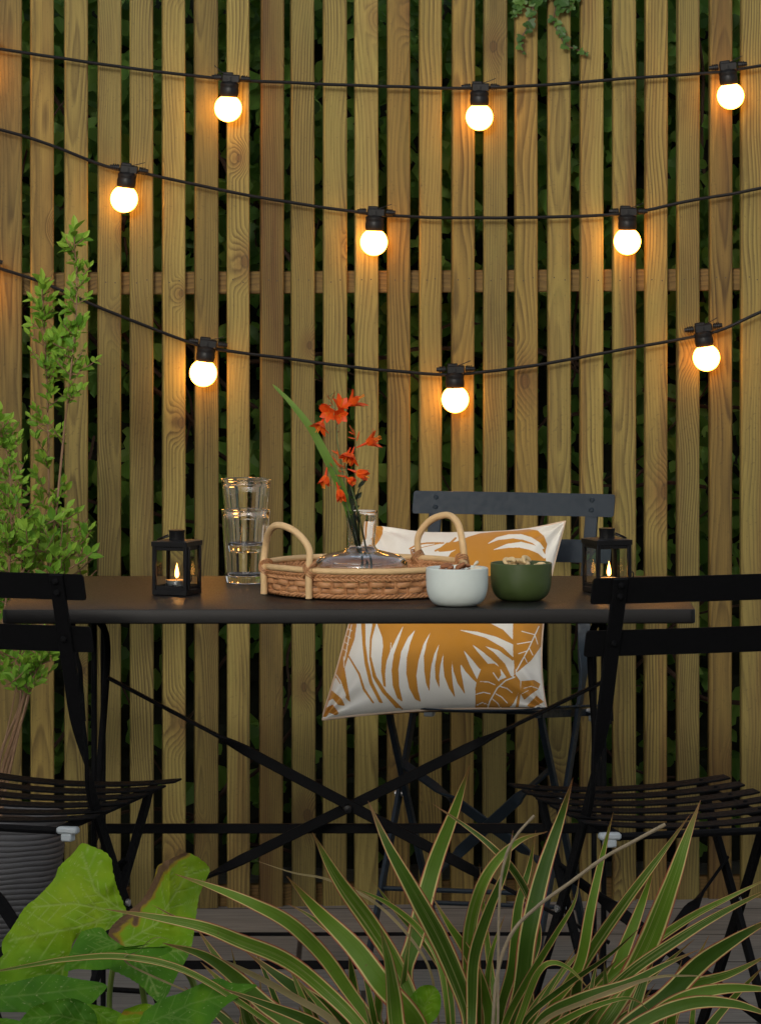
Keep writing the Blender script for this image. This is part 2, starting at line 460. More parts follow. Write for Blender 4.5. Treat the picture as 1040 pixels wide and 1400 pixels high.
sheet('paving', -4.5, 4.5, 9.35, 13.6, 0.0, M['paving'])
random.seed(3)
def mound(x, y):
    e = smooth((9.25 - y) / .35) * smooth((y - 6.0) / .6)
    return .20 * e + .03 * noise.noise(Vector((x * 4, y * 4, 0))) * e
sheet('planting_bed', -3.0, 3.0, 5.9, 9.3, -.03, M['soil'], fn=mound, nx=80, ny=46)

# ---- added hedge, unseen behind the viewer, its height set to shade the fence foot
mb = MB(); random.seed(4); nx, nz = 160, 30; HH = 5.02
for face_ in (0, 1):
    for j in range(nz):
        for i in range(nx):
            x = lerp(-22, 16, i / (nx - 1)); z = lerp(-.05, HH, j / (nz - 1))
            b_ = .22 * noise.noise(Vector((x * 1.3, z * 1.3, face_ * 7))) + .12 * noise.noise(Vector((x * 4, z * 4, face_ * 7)))
            zz = z + (.16 * noise.noise(Vector((x * 1.1, 9, 0))) + .10 * noise.noise(Vector((x * 4.1, 9, 0)))) * (j / (nz - 1))
            mb.vert((x, (-5.0 + b_) if face_ == 0 else (-6.4 - b_), zz))
for j in range(nz - 1):
    for i in range(nx - 1):
        a = j * nx + i; mb.face((a + 1, a, a + nx, a + nx + 1)); b = nx * nz + a; mb.face((b, b + 1, b + nx + 1, b + nx))
for i in range(nx - 1):
    a = (nz - 1) * nx + i; b = nx * nz + a; mb.face((a, b, b + 1, a + 1))
M['conifer'] = mat_simple('shade_hedge_green', (.020, .034, .014), .9, .6, 9, .9, bscale=30)
tag(mb.build('added_shade_hedge', M['conifer'], sm=False), 'unseen conifer hedge added behind the viewer to shade the foot of the fence', 'hedge')

# ---- fence
FROT = R(8.0); FD = 12.38
def fence_D(px):   # distance of the fence face along the ray through column px
    k = (px - XC) / F
    return FD / (1 - k * math.tan(FROT))
fence = empty('slatted_fence', (0, FD, 0), FROT)
tag(fence, 'slatted fence of vertical pine battens with dark gaps, behind the table and chairs', 'fence')
random.seed(11)
pitch = 0.0
starts = [-1, 43, 89, 134, 179, 223, 267, 311, 356, 400, 443, 486, 529, 573, 617, 661, 705, 750, 793, 838, 881, 925, 969, 1013]
def fx(px):        # column -> fence local x
    D = fence_D(px); X = px2x(px, D); return X / math.cos(FROT)
xs = [fx(p) for p in starts]
pit = (xs[-1] - xs[0]) / (len(xs) - 1)
for k in range(1, 19): xs.insert(0, xs[0] - pit); xs.append(xs[-1] + pit)
SW = fx(43 + 31.8) - fx(43)
RAILZ = H - (386 - YH) * FD / F
for i, x0 in enumerate(xs):
    mb = MB(); w = SW * random.uniform(.96, 1.015); th = .019; c = .0022
    z0 = H - (1241 - YH) * FD / F + random.uniform(-.002, .003); z1 = 1.83
    prof = [(-w / 2, th / 2 + c - c), (-w / 2, -th / 2 + c), (-w / 2 + c, -th / 2), (w / 2 - c, -th / 2), (w / 2, -th / 2 + c), (w / 2, th / 2)]
    nz = 24; bow = random.uniform(-.0012, .0012); n = len(prof)
    for k in range(nz + 1):
        z = lerp(z0, z1, k / nz); off = bow * math.sin(k / nz * 3.1 + x0 * 9)
        for (a, b) in prof: mb.vert((a + off, b, z))
    for k in range(nz):
        for q in range(n):
            r_ = (q + 1) % n
            mb.face((k * n + q, k * n + r_, (k + 1) * n + r_, (k + 1) * n + q))
    mb.face(list(range(n))[::-1]); mb.face([nz * n + q for q in range(n)])
    mb.cur = 1
    for zz in (RAILZ + .004,):
        for xx in (-.009, .010):
            b0 = len(mb.v); cx = xx + random.uniform(-.002, .002); cz = zz + random.uniform(-.004, .004)
            for q in range(8):
                mb.vert((cx + .0014 * math.cos(q * math.pi / 4), -th / 2 - .0006, cz + .0014 * math.sin(q * math.pi / 4)))
            mb.face([b0 + q for q in range(8)])
    o = mb.build('slat', [M['slat'], M['nail']], fence)
    o.location = (x0 + SW / 2, .0095 + random.uniform(-.0008, .0004), 0); o.rotation_euler = (0, R(random.gauss(0, .045)), R(random.gauss(0, 1.1)))
xa, xb = xs[0] - .02, xs[-1] + SW + .02
for nm, zc, hh in (('rail', RAILZ, .043), ('rail', .018, .045), ('rail', 1.785, .043)):
    mb = MB(); mb.box((0, 0, 0), (hh, .03, xb - xa), ch=.002)
    o = mb.build(nm, M['rail'], fence); o.location = ((xa + xb) / 2, .019 + .0155, zc)
    o.rotation_euler = (0, R(90) + R(-.1), 0)
for xx in (xa - .03, xb + .03):
    mb = MB(); mb.box((0, 0, .92), (.075, .075, 1.84), ch=.004)
    o = mb.build('post', M['rail'], fence); o.location = (xx, .04, 0)

# ---- leaf helper: a folded ovate leaf, appended to a mesh
def leaf(mb, pos, dirv, nrm, L, W, tone, fold=.25, curl=.15, lobes=False):
    d = Vector(dirv).normalized(); n = Vector(nrm); n = (n - d * n.dot(d))
    if n.length < 1e-4: n = d.orthogonal()
    n.normalize(); s_ = d.cross(n); p = Vector(pos); b = len(mb.v); mb.t = tone
    if lobes:
        prof = [(.0, .0), (.05, .42), (.28, .62), (.42, .30), (.70, .36), (1.0, 0)]
    else:
        prof = [(.0, .0), (.22, .38), (.5, .5), (.78, .30), (1.0, .0)]
    mid = []; le = []; ri = []
    for (t, w) in prof:
        c = p + d * (L * t) - n * (curl * L * t * t)
        mid.append(mb.vert(c))
        if 0 < w:
            le.append(mb.vert(c + s_ * (w * W) + n * (fold * w * W))); ri.append(mb.vert(c - s_ * (w * W) + n * (fold * w * W)))
        else: le.append(mid[-1]); ri.append(mid[-1])
    for k in range(len(prof) - 1):
        for side in (le, ri):
            q = [mid[k], mid[k + 1], side[k + 1], side[k]]
            q2 = []
            for z in q:
                if z not in q2: q2.append(z)
            if side is ri: q2 = q2[::-1]
            if len(q2) > 2: mb.face(q2)

# ---- climber hedge behind the fence
hedge = empty('climber_hedge', (0, 13.1, 0), FROT)
tag(hedge, 'dense dark green climber hedge glimpsed through the gaps of the slatted fence', 'hedge')
random.seed(21)
mb = MB()
for k in range(11000):
    x = random.uniform(-1.25, 1.25); z = 1.95 * random.random() ** .52
    y = random.triangular(-.62, -.15, -.55) + .34 * smooth((1.4 - z) / .75) * random.random() + .06 * noise.noise(Vector((x * 5, z * 5, 1)))
    if noise.noise(Vector((x * 4.5, 3.3, z * 4.5))) < -.28: y += .25
    L = random.uniform(.026, .062)
    dv = Vector((random.gauss(0, .7), random.gauss(-.3, .4), random.gauss(-.5, .6)))
    nv = Vector((random.gauss(0, .35), -1 + random.gauss(0, .4), random.uniform(.1, .9)))
    leaf(mb, (x, y, z), dv, nv, L, L * random.uniform(.7, .95), min(1, max(0, random.gauss(.45, .28))), lobes=random.random() < .45)
for k in range(6000):
    x = random.uniform(1.2, 2.3) * random.choice((-1, 1)); z = 1.95 * random.random() ** .52; y = random.uniform(-.6, -.2); L = random.uniform(.03, .065)
    leaf(mb, (x, y, z), (random.gauss(0, .7), random.gauss(-.3, .4), random.gauss(-.5, .6)), (random.gauss(0, .35), -1, random.uniform(.1, .9)), L, L * .8, min(1, max(0, random.gauss(.45, .28))), lobes=random.random() < .45)
mb.build('foliage', M['hedgeleaf'], hedge, sm=False)
mb = MB()
for k in range(70):
    x = random.uniform(-1.2, 1.2); z = random.uniform(0, 1.2); y = random.uniform(-.6, -.4); pts = [(x, y, z)]
    a = random.uniform(.2, 2.9)
    for q in range(9):
        a += random.gauss(0, .3); x += .07 * math.cos(a); z += .07 * math.sin(a); y += random.gauss(0, .012)
        pts.append((x, min(-.3, max(-.62, y)), z))
    mb.tube(catmull(pts, 24), random.uniform(.0015, .005), 5)
mb.build('stems', M['vinestem'], hedge)
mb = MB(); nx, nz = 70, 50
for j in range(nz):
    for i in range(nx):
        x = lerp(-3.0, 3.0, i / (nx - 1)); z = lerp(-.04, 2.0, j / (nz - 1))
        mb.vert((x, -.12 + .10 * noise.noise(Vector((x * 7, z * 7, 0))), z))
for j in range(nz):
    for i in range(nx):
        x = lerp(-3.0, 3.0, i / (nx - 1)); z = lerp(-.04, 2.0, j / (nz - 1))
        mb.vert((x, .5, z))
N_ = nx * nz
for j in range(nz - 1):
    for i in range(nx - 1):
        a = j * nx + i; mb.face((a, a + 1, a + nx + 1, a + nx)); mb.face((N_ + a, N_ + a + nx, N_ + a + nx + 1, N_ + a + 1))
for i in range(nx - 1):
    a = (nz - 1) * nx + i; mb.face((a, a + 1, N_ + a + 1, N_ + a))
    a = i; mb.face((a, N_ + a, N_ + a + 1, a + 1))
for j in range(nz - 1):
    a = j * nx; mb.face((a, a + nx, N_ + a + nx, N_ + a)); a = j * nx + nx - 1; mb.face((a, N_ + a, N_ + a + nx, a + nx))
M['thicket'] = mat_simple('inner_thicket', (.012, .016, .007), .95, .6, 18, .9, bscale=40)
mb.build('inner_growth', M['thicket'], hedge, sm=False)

# ---- ivy trailing over the top of the fence
ivy = empty('trailing_ivy', P(720, 10, 12.3)); tag(ivy, 'small sprigs of trailing ivy hanging over the front of the fence at the top', 'ivy')
o_ = Vector(ivy.location)
random.seed(5); mb = MB(); ms = MB()
strands = [[(741, -40), (732, 0), (724, 20), (720, 38), (713, 52), (714, 72)], [(770, -40), (760, 5), (757, 30), (763, 45), (775, 62), (800, 72)], [(716, -35), (714, 0), (706, 14), (700, 20)], [(790, -40), (785, 0), (778, 12)]]
for st in strands:
    pts = [P(x, y, fence_D(x) - random.uniform(.012, .022)) - o_ for x, y in st]
    cv = catmull([tuple(p) for p in pts], 30); ms.tube(cv, .0013, 5)
    for q in range(2, 31, 2):
        p = Vector(cv[q]); sz = lerp(.030, .011, q / 30) * random.uniform(.7, 1.2)
        dv = Vector((random.choice((-1, 1)) * random.uniform(.3, 1), random.uniform(-.5, -.1), random.uniform(-.9, .3)))
        leaf(mb, p, dv, (random.gauss(0, .25), -1, .4), sz, sz * 1.05, random.uniform(.2, .95), lobes=True)
mb.build('foliage', M['ivyleaf'], ivy, sm=False); ms.build('stems', M['vinestem'], ivy)

# ================================================================== STRING LIGHTS
def festoon(label, wire, bulbs, off=.037, extra=()):
    """wire: photo pixels of the cable; bulbs: (px, py of globe centre, lean)"""
    D0 = fence_D(520) - off
    root = empty('festoon_lights', P(520, wire[len(wire) // 2][1], D0)); o_ = Vector(root.location)
    tag(root, label, 'string lights', 'festoon strings of globe bulbs in front of the fence')
    pts = catmull([tuple(P(x, y, fence_D(x) - off) - o_) for x, y in wire], 220)
    random.seed(len(wire))
    pts = [(x, y + .0015 * noise.noise(Vector((x * 9, z, 2))), z + .0012 * noise.noise(Vector((x * 14, 1, 0)))) for x, y, z in pts]
    mb = MB(); mb.tube(pts, .0031, 8); mb.build('cable', M['rubber'], root)
    for (bx, by, lean) in bulbs:
        D = fence_D(bx) - off
        c = P(bx, by, D) - o_
        ax = Vector((math.sin(lean), 0, math.cos(lean)))      # axis from the globe up to the cable
        Mx = Matrix.Rotation(lean, 3, 'Y')
        mb = MB()
        prof = [(.0145, .020), (.0150, .0215), (.0172, .024), (.0180, .029), (.0180, .036), (.0172, .0385), (.0172, .041), (.0178, .043), (.0178, .047), (.0150, .050), (.0125, .052), (.0125, .060), (.0, .060)]
        mb.lathe(prof, 24, (0, 0, 0), fn=lambda p, w, r, z: Mx @ p, cap0=True)
        # clamp block holding the cable, with a small tie tail and sleeves
        mb.box(Mx @ Vector((.002, 0, .057)), (.034, .024, .016), Mx, ch=.002)
        mb.box(Mx @ Vector((-.004, -.002, .066)), (.020, .018, .006), Mx, ch=.0015)
        for sgn in (-1, 1):
            mb.lathe([(.0, -.001), (.0058, .0), (.0052, .006), (.0045, .012), (.004, .018), (.0, .018)], 10,
                     Mx @ Vector((.019 * sgn + .002, 0, .058)), fn=lambda p, w, r, z: Mx @ Vector((sgn * p.z, p.y, p.x)), cap0=False)
            for q in range(3):
                mb.lathe([(.0, 0), (.0068, .0003), (.0068, .0022), (.0, .0025)], 10, Mx @ Vector(((.021 + q * .004) * sgn + .002, 0, .058)),
                         fn=lambda p, w, r, z: Mx @ Vector((sgn * p.z, p.y, p.x)), cap0=False)
        sg = 1 if (int(bx) % 3) else -1
        mb.bar([Mx @ Vector((.004 * sg, -.008, .064)), Mx @ Vector((.018 * sg, -.010, .069)), Mx @ Vector((.031 * sg, -.008, .074 if sg > 0 else .080))], .0035, .0015, (0, 1, 0))
        h = mb.build('bulb_holder', M['rubber'], root); h.location = c
        mb = MB(); mb.ball((0, 0, 0), .0262, 32, 20)
        g = mb.build('bulb', M['bulb'], h)
    return root

festoon('topmost of the three strings of lit globe bulbs, hanging almost level across the fence',
        [(-560, 18), (-375, 31), (-120, 52), (-45, 59), (0, 67), (100, 82), (200, 96), (297, 107), (330, 110), (420, 114), (520, 118), (640, 121), (672, 120), (760, 115), (860, 107), (980, 99), (1012, 94), (1090, 82), (1180, 66), (1342, 40), (1560, 0)],
        [(312, 148, .06), (655, 160, 0), (998, 131, -.12), (-32, 96, .1), (-375, 69, .05), (1342, 78, -.1)])
festoon('middle of the three strings of lit globe bulbs, dipping towards the centre of the fence',
        [(-560, 30), (-172, 130), (-120, 145), (0, 177), (60, 195), (130, 222), (160, 231), (196, 237), (350, 269), (495, 291), (530, 295), (640, 298), (780, 296), (840, 293), (880, 288), (940, 275), (1050, 255), (1200, 218), (1560, 110)],
        [(170, 272, .13), (511, 331, .04), (857, 330, 0), (-172, 169, .15), (1200, 257, -.12)])
festoon('lowest of the three strings of lit globe bulbs, sagging most, passing behind the potted shrub',
        [(-560, 165), (-375, 235), (-120, 327), (-50, 348), (0, 367), (60, 387), (150, 426), (262, 469), (300, 478), (390, 490), (511, 505), (605, 512), (640, 511), (740, 498), (860, 476), (945, 461), (982, 452), (1050, 422), (1160, 378), (1308, 312), (1560, 190)],
        [(278, 510, .13), (622, 546, -.02), (965, 489, -.14), (-30, 396, .15), (-375, 274, .15), (1308, 350, -.15)])

# ================================================================== TABLE
TZ = .74
TX0, TX1, TY0, TY1 = px2x(2, 10.32), px2x(948.5, 10.32), 10.32, 11.01
tcx, tcy = (TX0 + TX1) / 2, (TY0 + TY1) / 2
table = empty('garden_table', (tcx, tcy, 0), R(.35))
tag(table, 'black rectangular metal garden table with crossed folding legs, laid with tray, bowls and lanterns', 'table')
hw, hd = (TX1 - TX0) / 2, (TY1 - TY0) / 2
mb = MB()
# folded sheet top: flat plate with a soft edge and a 21 mm lip
prof = [(0, 0), (.0, 0)]
ring = []
def rrect(w, d, r, z, n=5):
    out = []
    for cx, cy, a0 in ((w - r, d - r, 0), (-w + r, d - r, 90), (-w + r, -d + r, 180), (w - r, -d + r, 270)):
        for k in range(n + 1):
            a = R(a0 + 90 * k / n); out.append((cx + r * math.cos(a), cy + r * math.sin(a), z))
    return out
loops = [rrect(hw - .0018, hd - .0018, .007, TZ), rrect(hw - .0006, hd - .0006, .0085, TZ - .0005), rrect(hw, hd, .009, TZ - .0018), rrect(hw, hd, .009, TZ - .021), rrect(hw - .002, hd - .002, .008, TZ - .023), rrect(hw - .012, hd - .012, .005, TZ - .023), rrect(hw - .012, hd - .012, .005, TZ - .006)]
for lp in loops:
    for p in lp: mb.vert(p)
n = len(loops[0])
for k in range(len(loops) - 1):
    for q in range(n):
        r_ = (q + 1) % n
        mb.face((k * n + r_, k * n + q, (k + 1) * n + q, (k + 1) * n + r_))
mb.face(list(range(n))); mb.face([(len(loops) - 1) * n + q for q in range(n)][::-1])
mb.build('tabletop', M['table'], table, sm=True)
T0 = Vector((tcx, tcy, 0))
def tp(px, py, D): return P(px, py, D) - T0
# end frames: two upright tubes each, cranked stay, then the long crossing flat bars
for sgn in (-1, 1):
    for D in (10.46, 10.86):
        x = -.4135 * sgn * -1
        mb = MB(); mb.tube([(x, D - tcy, .717), (x, D - tcy, .012)], .0045, 12)
        leg = mb.build('leg', M['black'], table)
        mf = MB(); mf.lathe([(.0, 0), (.010, 0), (.0105, .004), (.0065, .016), (.0, .016)], 12, (x, D - tcy, 0)); mf.build('foot', M['rubber'], leg)
    mb = MB()
    xs_ = [(sgn * .409, .716), (sgn * .409, .695), (sgn * .400, .678), (sgn * .398, .62), (sgn * .411, .44), (sgn * .414, .40)]
    mb.tube(catmull([(x, 10.60 - tcy, z) for x, z in xs_], 30), .006, 10); mb.build('stay', M['black'], table)
    for z in (.150, .347):
        mb = MB(); mb.bar([(sgn * .4135, 10.46 - tcy, z), (sgn * .4135, 10.86 - tcy, z)], .014, .005, (0, 0, 1))
        mb.build('end_bar', M['black'], table)
mb = MB(); mb.bar([(-.425, 10.635 - tcy, 1.6 - 1032 / 827), (.425, 10.635 - tcy, 1.6 - 1032 / 827)], .016, .010, (0, 0, 1)); mb.build('crossbar', M['black'], table)
for D, py in ((10.46, 1319), (10.86, 1277)):
    z = H - (py - YH) * D / F
    mb = MB(); mb.bar([(-.4135, D - tcy, z), (.4135, D - tcy, z)], .014 if D < 10.6 else .006, .007, (0, 0, 1)); mb.build('stretcher', M['black'], table)
def xbar(a, b, D, w=.0175, name='brace'):
    """flat diagonal brace whose ends are twisted through 90 degrees"""
    A = tp(*a, D); B = tp(*b, D); n_ = 40; pts = [A.lerp(B, k / n_) for k in range(n_ + 1)]
    tw = []
    for k in range(n_ + 1):
        t = k / n_; e = min(t, 1 - t)
        tw.append(R(90) * (1 - smooth((e - .20) / .10)))
    up = (B - A).cross(Vector((0, 1, 0)))
    mb = MB(); mb.bar(pts, w, .0055, up, tw); o = mb.build(name, M['black'], table)
    mb = MB()
    return o
xbar((147, 926), (832, 1289), 10.58)
xbar((826, 931), (142, 1268), 10.595)
c_ = tp(475, 1105, 10.58)
mb = MB(); mb.lathe([(.0, .012), (.006, .011), (.008, .006), (.008, 0), (.0, 0)], 14, c_ + Vector((0, -.003, 0)), fn=lambda p, w, r, z: Vector((p.x, -p.z, p.y)), cap0=False)
mb.build('pivot_bolt', M['lantern'], table)
# hanging latch hooks under the top near each end
for x, sg in ((-.435, -1), (.418, 1)):
    mb = MB(); zt = .716
    mb.tube(catmull([(x - sg * .0 - .012, 10.42 - tcy, zt), (x - .006, 10.42 - tcy, zt - .055), (x, 10.42 - tcy, zt - .08), (x + .002, 10.42 - tcy, zt - .11), (x + .006, 10.42 - tcy, zt - .165)], 24), .004, 8)
    mb.box((x + .003, 10.42 - tcy, zt - .145), (.008, .008, .05), ch=.001)
    lh = mb.build('latch_hook', M['black'], table)
    if sg > 0:
        mb = MB(); mb.box((x + .003, 10.408 - tcy, zt - .10), (.016, .012, .036), Matrix.Rotation(R(18), 3, 'Z'), ch=.004)
        mb.build('latch_clip', M['clip'], lh)

# ================================================================== CHAIRS
def twist_bar(mb, pts, w, th, up, tw):
    mb.bar(pts, w, th, up, tw)
def bistro_chair(label, metal, loc, rz, group='folding metal bistro chairs round the table'):
    root = empty('bistro_chair', loc, rz); tag(root, label, 'chair', group)
    SX = .150
    # back uprights carry on down to become the front legs; the flat bar twists below the lower back slat
    prof = [(-.208, .818), (-.190, .76), (-.170, .70), (-.142, .61), (-.120, .54), (-.096, .47), (-.052, .40), (.03, .28), (.15, .12), (.232, .010)]
    for sg in (-1, 1):
        cv = catmull(prof, 60); pts = []; tw = []; ws = []
        for (y, z) in cv:
            spread = smooth((.62 - z) / .12) * .006
            pts.append((sg * (SX + spread), y, z))
            t = smooth((.60 - z) / .14); tw.append(R(90) * t * sg); ws.append(.024)
        mb = MB(); mb.bar(pts, ws, .007, (1, 0, 0), tw)
        up = mb.build('upright', metal, root)
        mb = MB(); mb.box((sg * (SX + .006), .236, .006), (.012, .030, .012), ch=.002); mb.build('foot', M['rubber'], up)
    # rear legs, from under the front of the seat back to the floor
    for sg in (-1, 1):
        pts = [(sg * .142, .150, .445), (sg * .142, .140, .425), (sg * .143, .02, .265), (sg * .143, -.165, .012)]
        mb = MB(); mb.bar(catmull(pts, 20), .016, .010, (0, 1, 0)); lg = mb.build('leg', metal, root)
        mb = MB(); mb.box((sg * .143, -.168, .006), (.014, .026, .012), ch=.002); mb.build('foot', M['rubber'], lg)
    # crossing braces between the rear legs, twisted flats
    def lp(z): # y of rear leg at height z
        return lerp(.145, -.165, (.44 - z) / .43)
    for sg in (-1, 1):
        A = Vector((sg * .143, lp(.34) - .006 - .003 * sg, .34)); B = Vector((-sg * .143, lp(.10) - .006 - .003 * sg, .10)); n_ = 30
        pts = [A.lerp(B, k / n_) for k in range(n_ + 1)]
        tw = [R(90) * (1 - smooth((min(k, n_ - k) / n_ - .20) / .12)) for k in range(n_ + 1)]
        nrm = Vector((0, -.8, .55)); upv = (B - A).cross(nrm)
        mb = MB(); mb.bar(pts, .022, .005, upv, tw); mb.build('brace', metal, root)
    # low rods that tie each frame together
    mb = MB(); mb.tube([(-.156, .15, .12), (.156, .15, .12)], .0045, 8); mb.build('tie_rod', metal, root)
    mb = MB(); mb.tube([(-.143, lp(.06), .06), (.143, lp(.06), .06)], .0045, 8); mb.build('tie_rod', metal, root)
    for sg in (-1, 1):
        mb = MB(); mb.tube([(sg * .138, .030, .279), (sg * .164, .030, .279)], .006, 10); mb.build('pivot_bolt', M['tin'], root)
    # seat: side rails, six dished slats, rear rod
    def sz(x, y): return .434 + .085 * y + .013 * (x / .19) ** 2
    for sg in (-1, 1):
        mb = MB(); mb.bar([(sg * .142, -.185, sz(.142, -.185) - .010), (sg * .142, .178, sz(.142, .178) - .010)], .014, .006, (0, 0, 1))
        mb.build('seat_rail', metal, root)
    for k in range(6):
        yc = -.135 + .060 * k
        mb = MB(); n_ = 24; wd = .034; hx = .187
        pts = []
        for q in range(n_ + 1):
            x = lerp(-hx, hx, q / n_)
            pts.append((x, yc, sz(x, yc)))
        ws = [wd if 0 < q < n_ else wd * .86 for q in range(n_ + 1)]
        mb.bar(pts, ws, .0032, (0, 1, .085)); sl = mb.build('seat_slat', metal, root)
        for sg in (-1, 1):
            mb = MB(); mb.ball((sg * .142, yc, sz(.142, yc) + .0015), .0045, 8, 6, (1, 1, .5)); mb.build('rivet', metal, sl)
    mb = MB(); mb.tube([(-.165, -.178, sz(.15, -.178) - .012), (.165, -.178, sz(.15, -.178) - .012)], .006, 8); mb.build('seat_rod', metal, root)
    for sg in (-1, 1):
        mb = MB(); zc = sz(.15, -.178) - .010
        mb.box((sg * .158, -.182, zc), (.034, .020, .011), Matrix.Rotation(R(6 * sg), 3, 'Z'), ch=.003)
        mb.box((sg * .158, -.182, zc - .011), (.018, .018, .012), ch=.002)
        mb.build('seat_clip', M['clip'], root)
    # two back slats, gently curved, riveted in front of the uprights
    for (zc, yc, hh, hx) in ((.7985, -.2020, .0415, .1935), (.7150, -.1745, .0415, .1935)):
        mb = MB(); nx_ = 28; th = .0035; tl = .30; r = .0045
        rows = [(-hh / 2, -r * .0), ]
        # outline with rounded corners as columns of (x, half height)
        cols = []
        for q in range(nx_ + 1):
            x = lerp(-hx, hx, q / nx_); cols.append(x)
        cols = [-hx, -hx + .002, -hx + .005] + [lerp(-hx + .008, hx - .008, q / nx_) for q in range(nx_ + 1)] + [hx - .005, hx - .002, hx]
        hs = []
        for x in cols:
            e = hx - abs(x); hs.append(hh / 2 - (r - math.sqrt(max(0, r * r - (r - min(e, r)) ** 2))))
        base = 0
        for x, h_ in zip(cols, hs):
            cy = yc - .006 * (1 - (x / hx) ** 2)
            for (a, b) in ((-1, 0), (1, 0), (1, 1), (-1, 1)):
                zz = zc + a * h_; mb.vert((x, cy - tl * (zz - zc) + b * th + .0045, zz))
        for q in range(len(cols) - 1):
            for k in range(4):
                l = (k + 1) % 4; mb.face((q * 4 + k, q * 4 + l, (q + 1) * 4 + l, (q + 1) * 4 + k))
        mb.face((3, 2, 1, 0)); e = (len(cols) - 1) * 4; mb.face((e, e + 1, e + 2, e + 3))
        sl = mb.build('back_slat', metal, root)
        for sg in (-1, 1):
            for dz in ((-.009, .009) if zc > .75 else (0,)):
                z_ = zc + dz; cy = yc - .006 * (1 - (SX / hx) ** 2) - tl * dz + .0045
                mb = MB(); mb.tube([(sg * SX, cy - .0115, z_), (sg * SX, cy - .0095, z_), (sg * SX, cy + th, z_), (sg * SX, cy + th + .002, z_)], [.003, .0052, .0052, .003], 10)
                mb.build('rivet', metal, sl)
    return root

bistro_chair('black bistro chair at right front, seen from behind, its seat angled left', M['black'], (.441, 10.205, 0), R(20))
bistro_chair('black bistro chair at left front, seen from behind, before the ribbed pot', M['black'], (-.562, 10.287, 0), R(-23))
bistro_chair('charcoal bistro chair beyond the table with the patterned cushion on it', M['charcoal'], (.193, 11.79, 0), R(164))

# ================================================================== ON THE TABLE
ZT = TZ + .0004
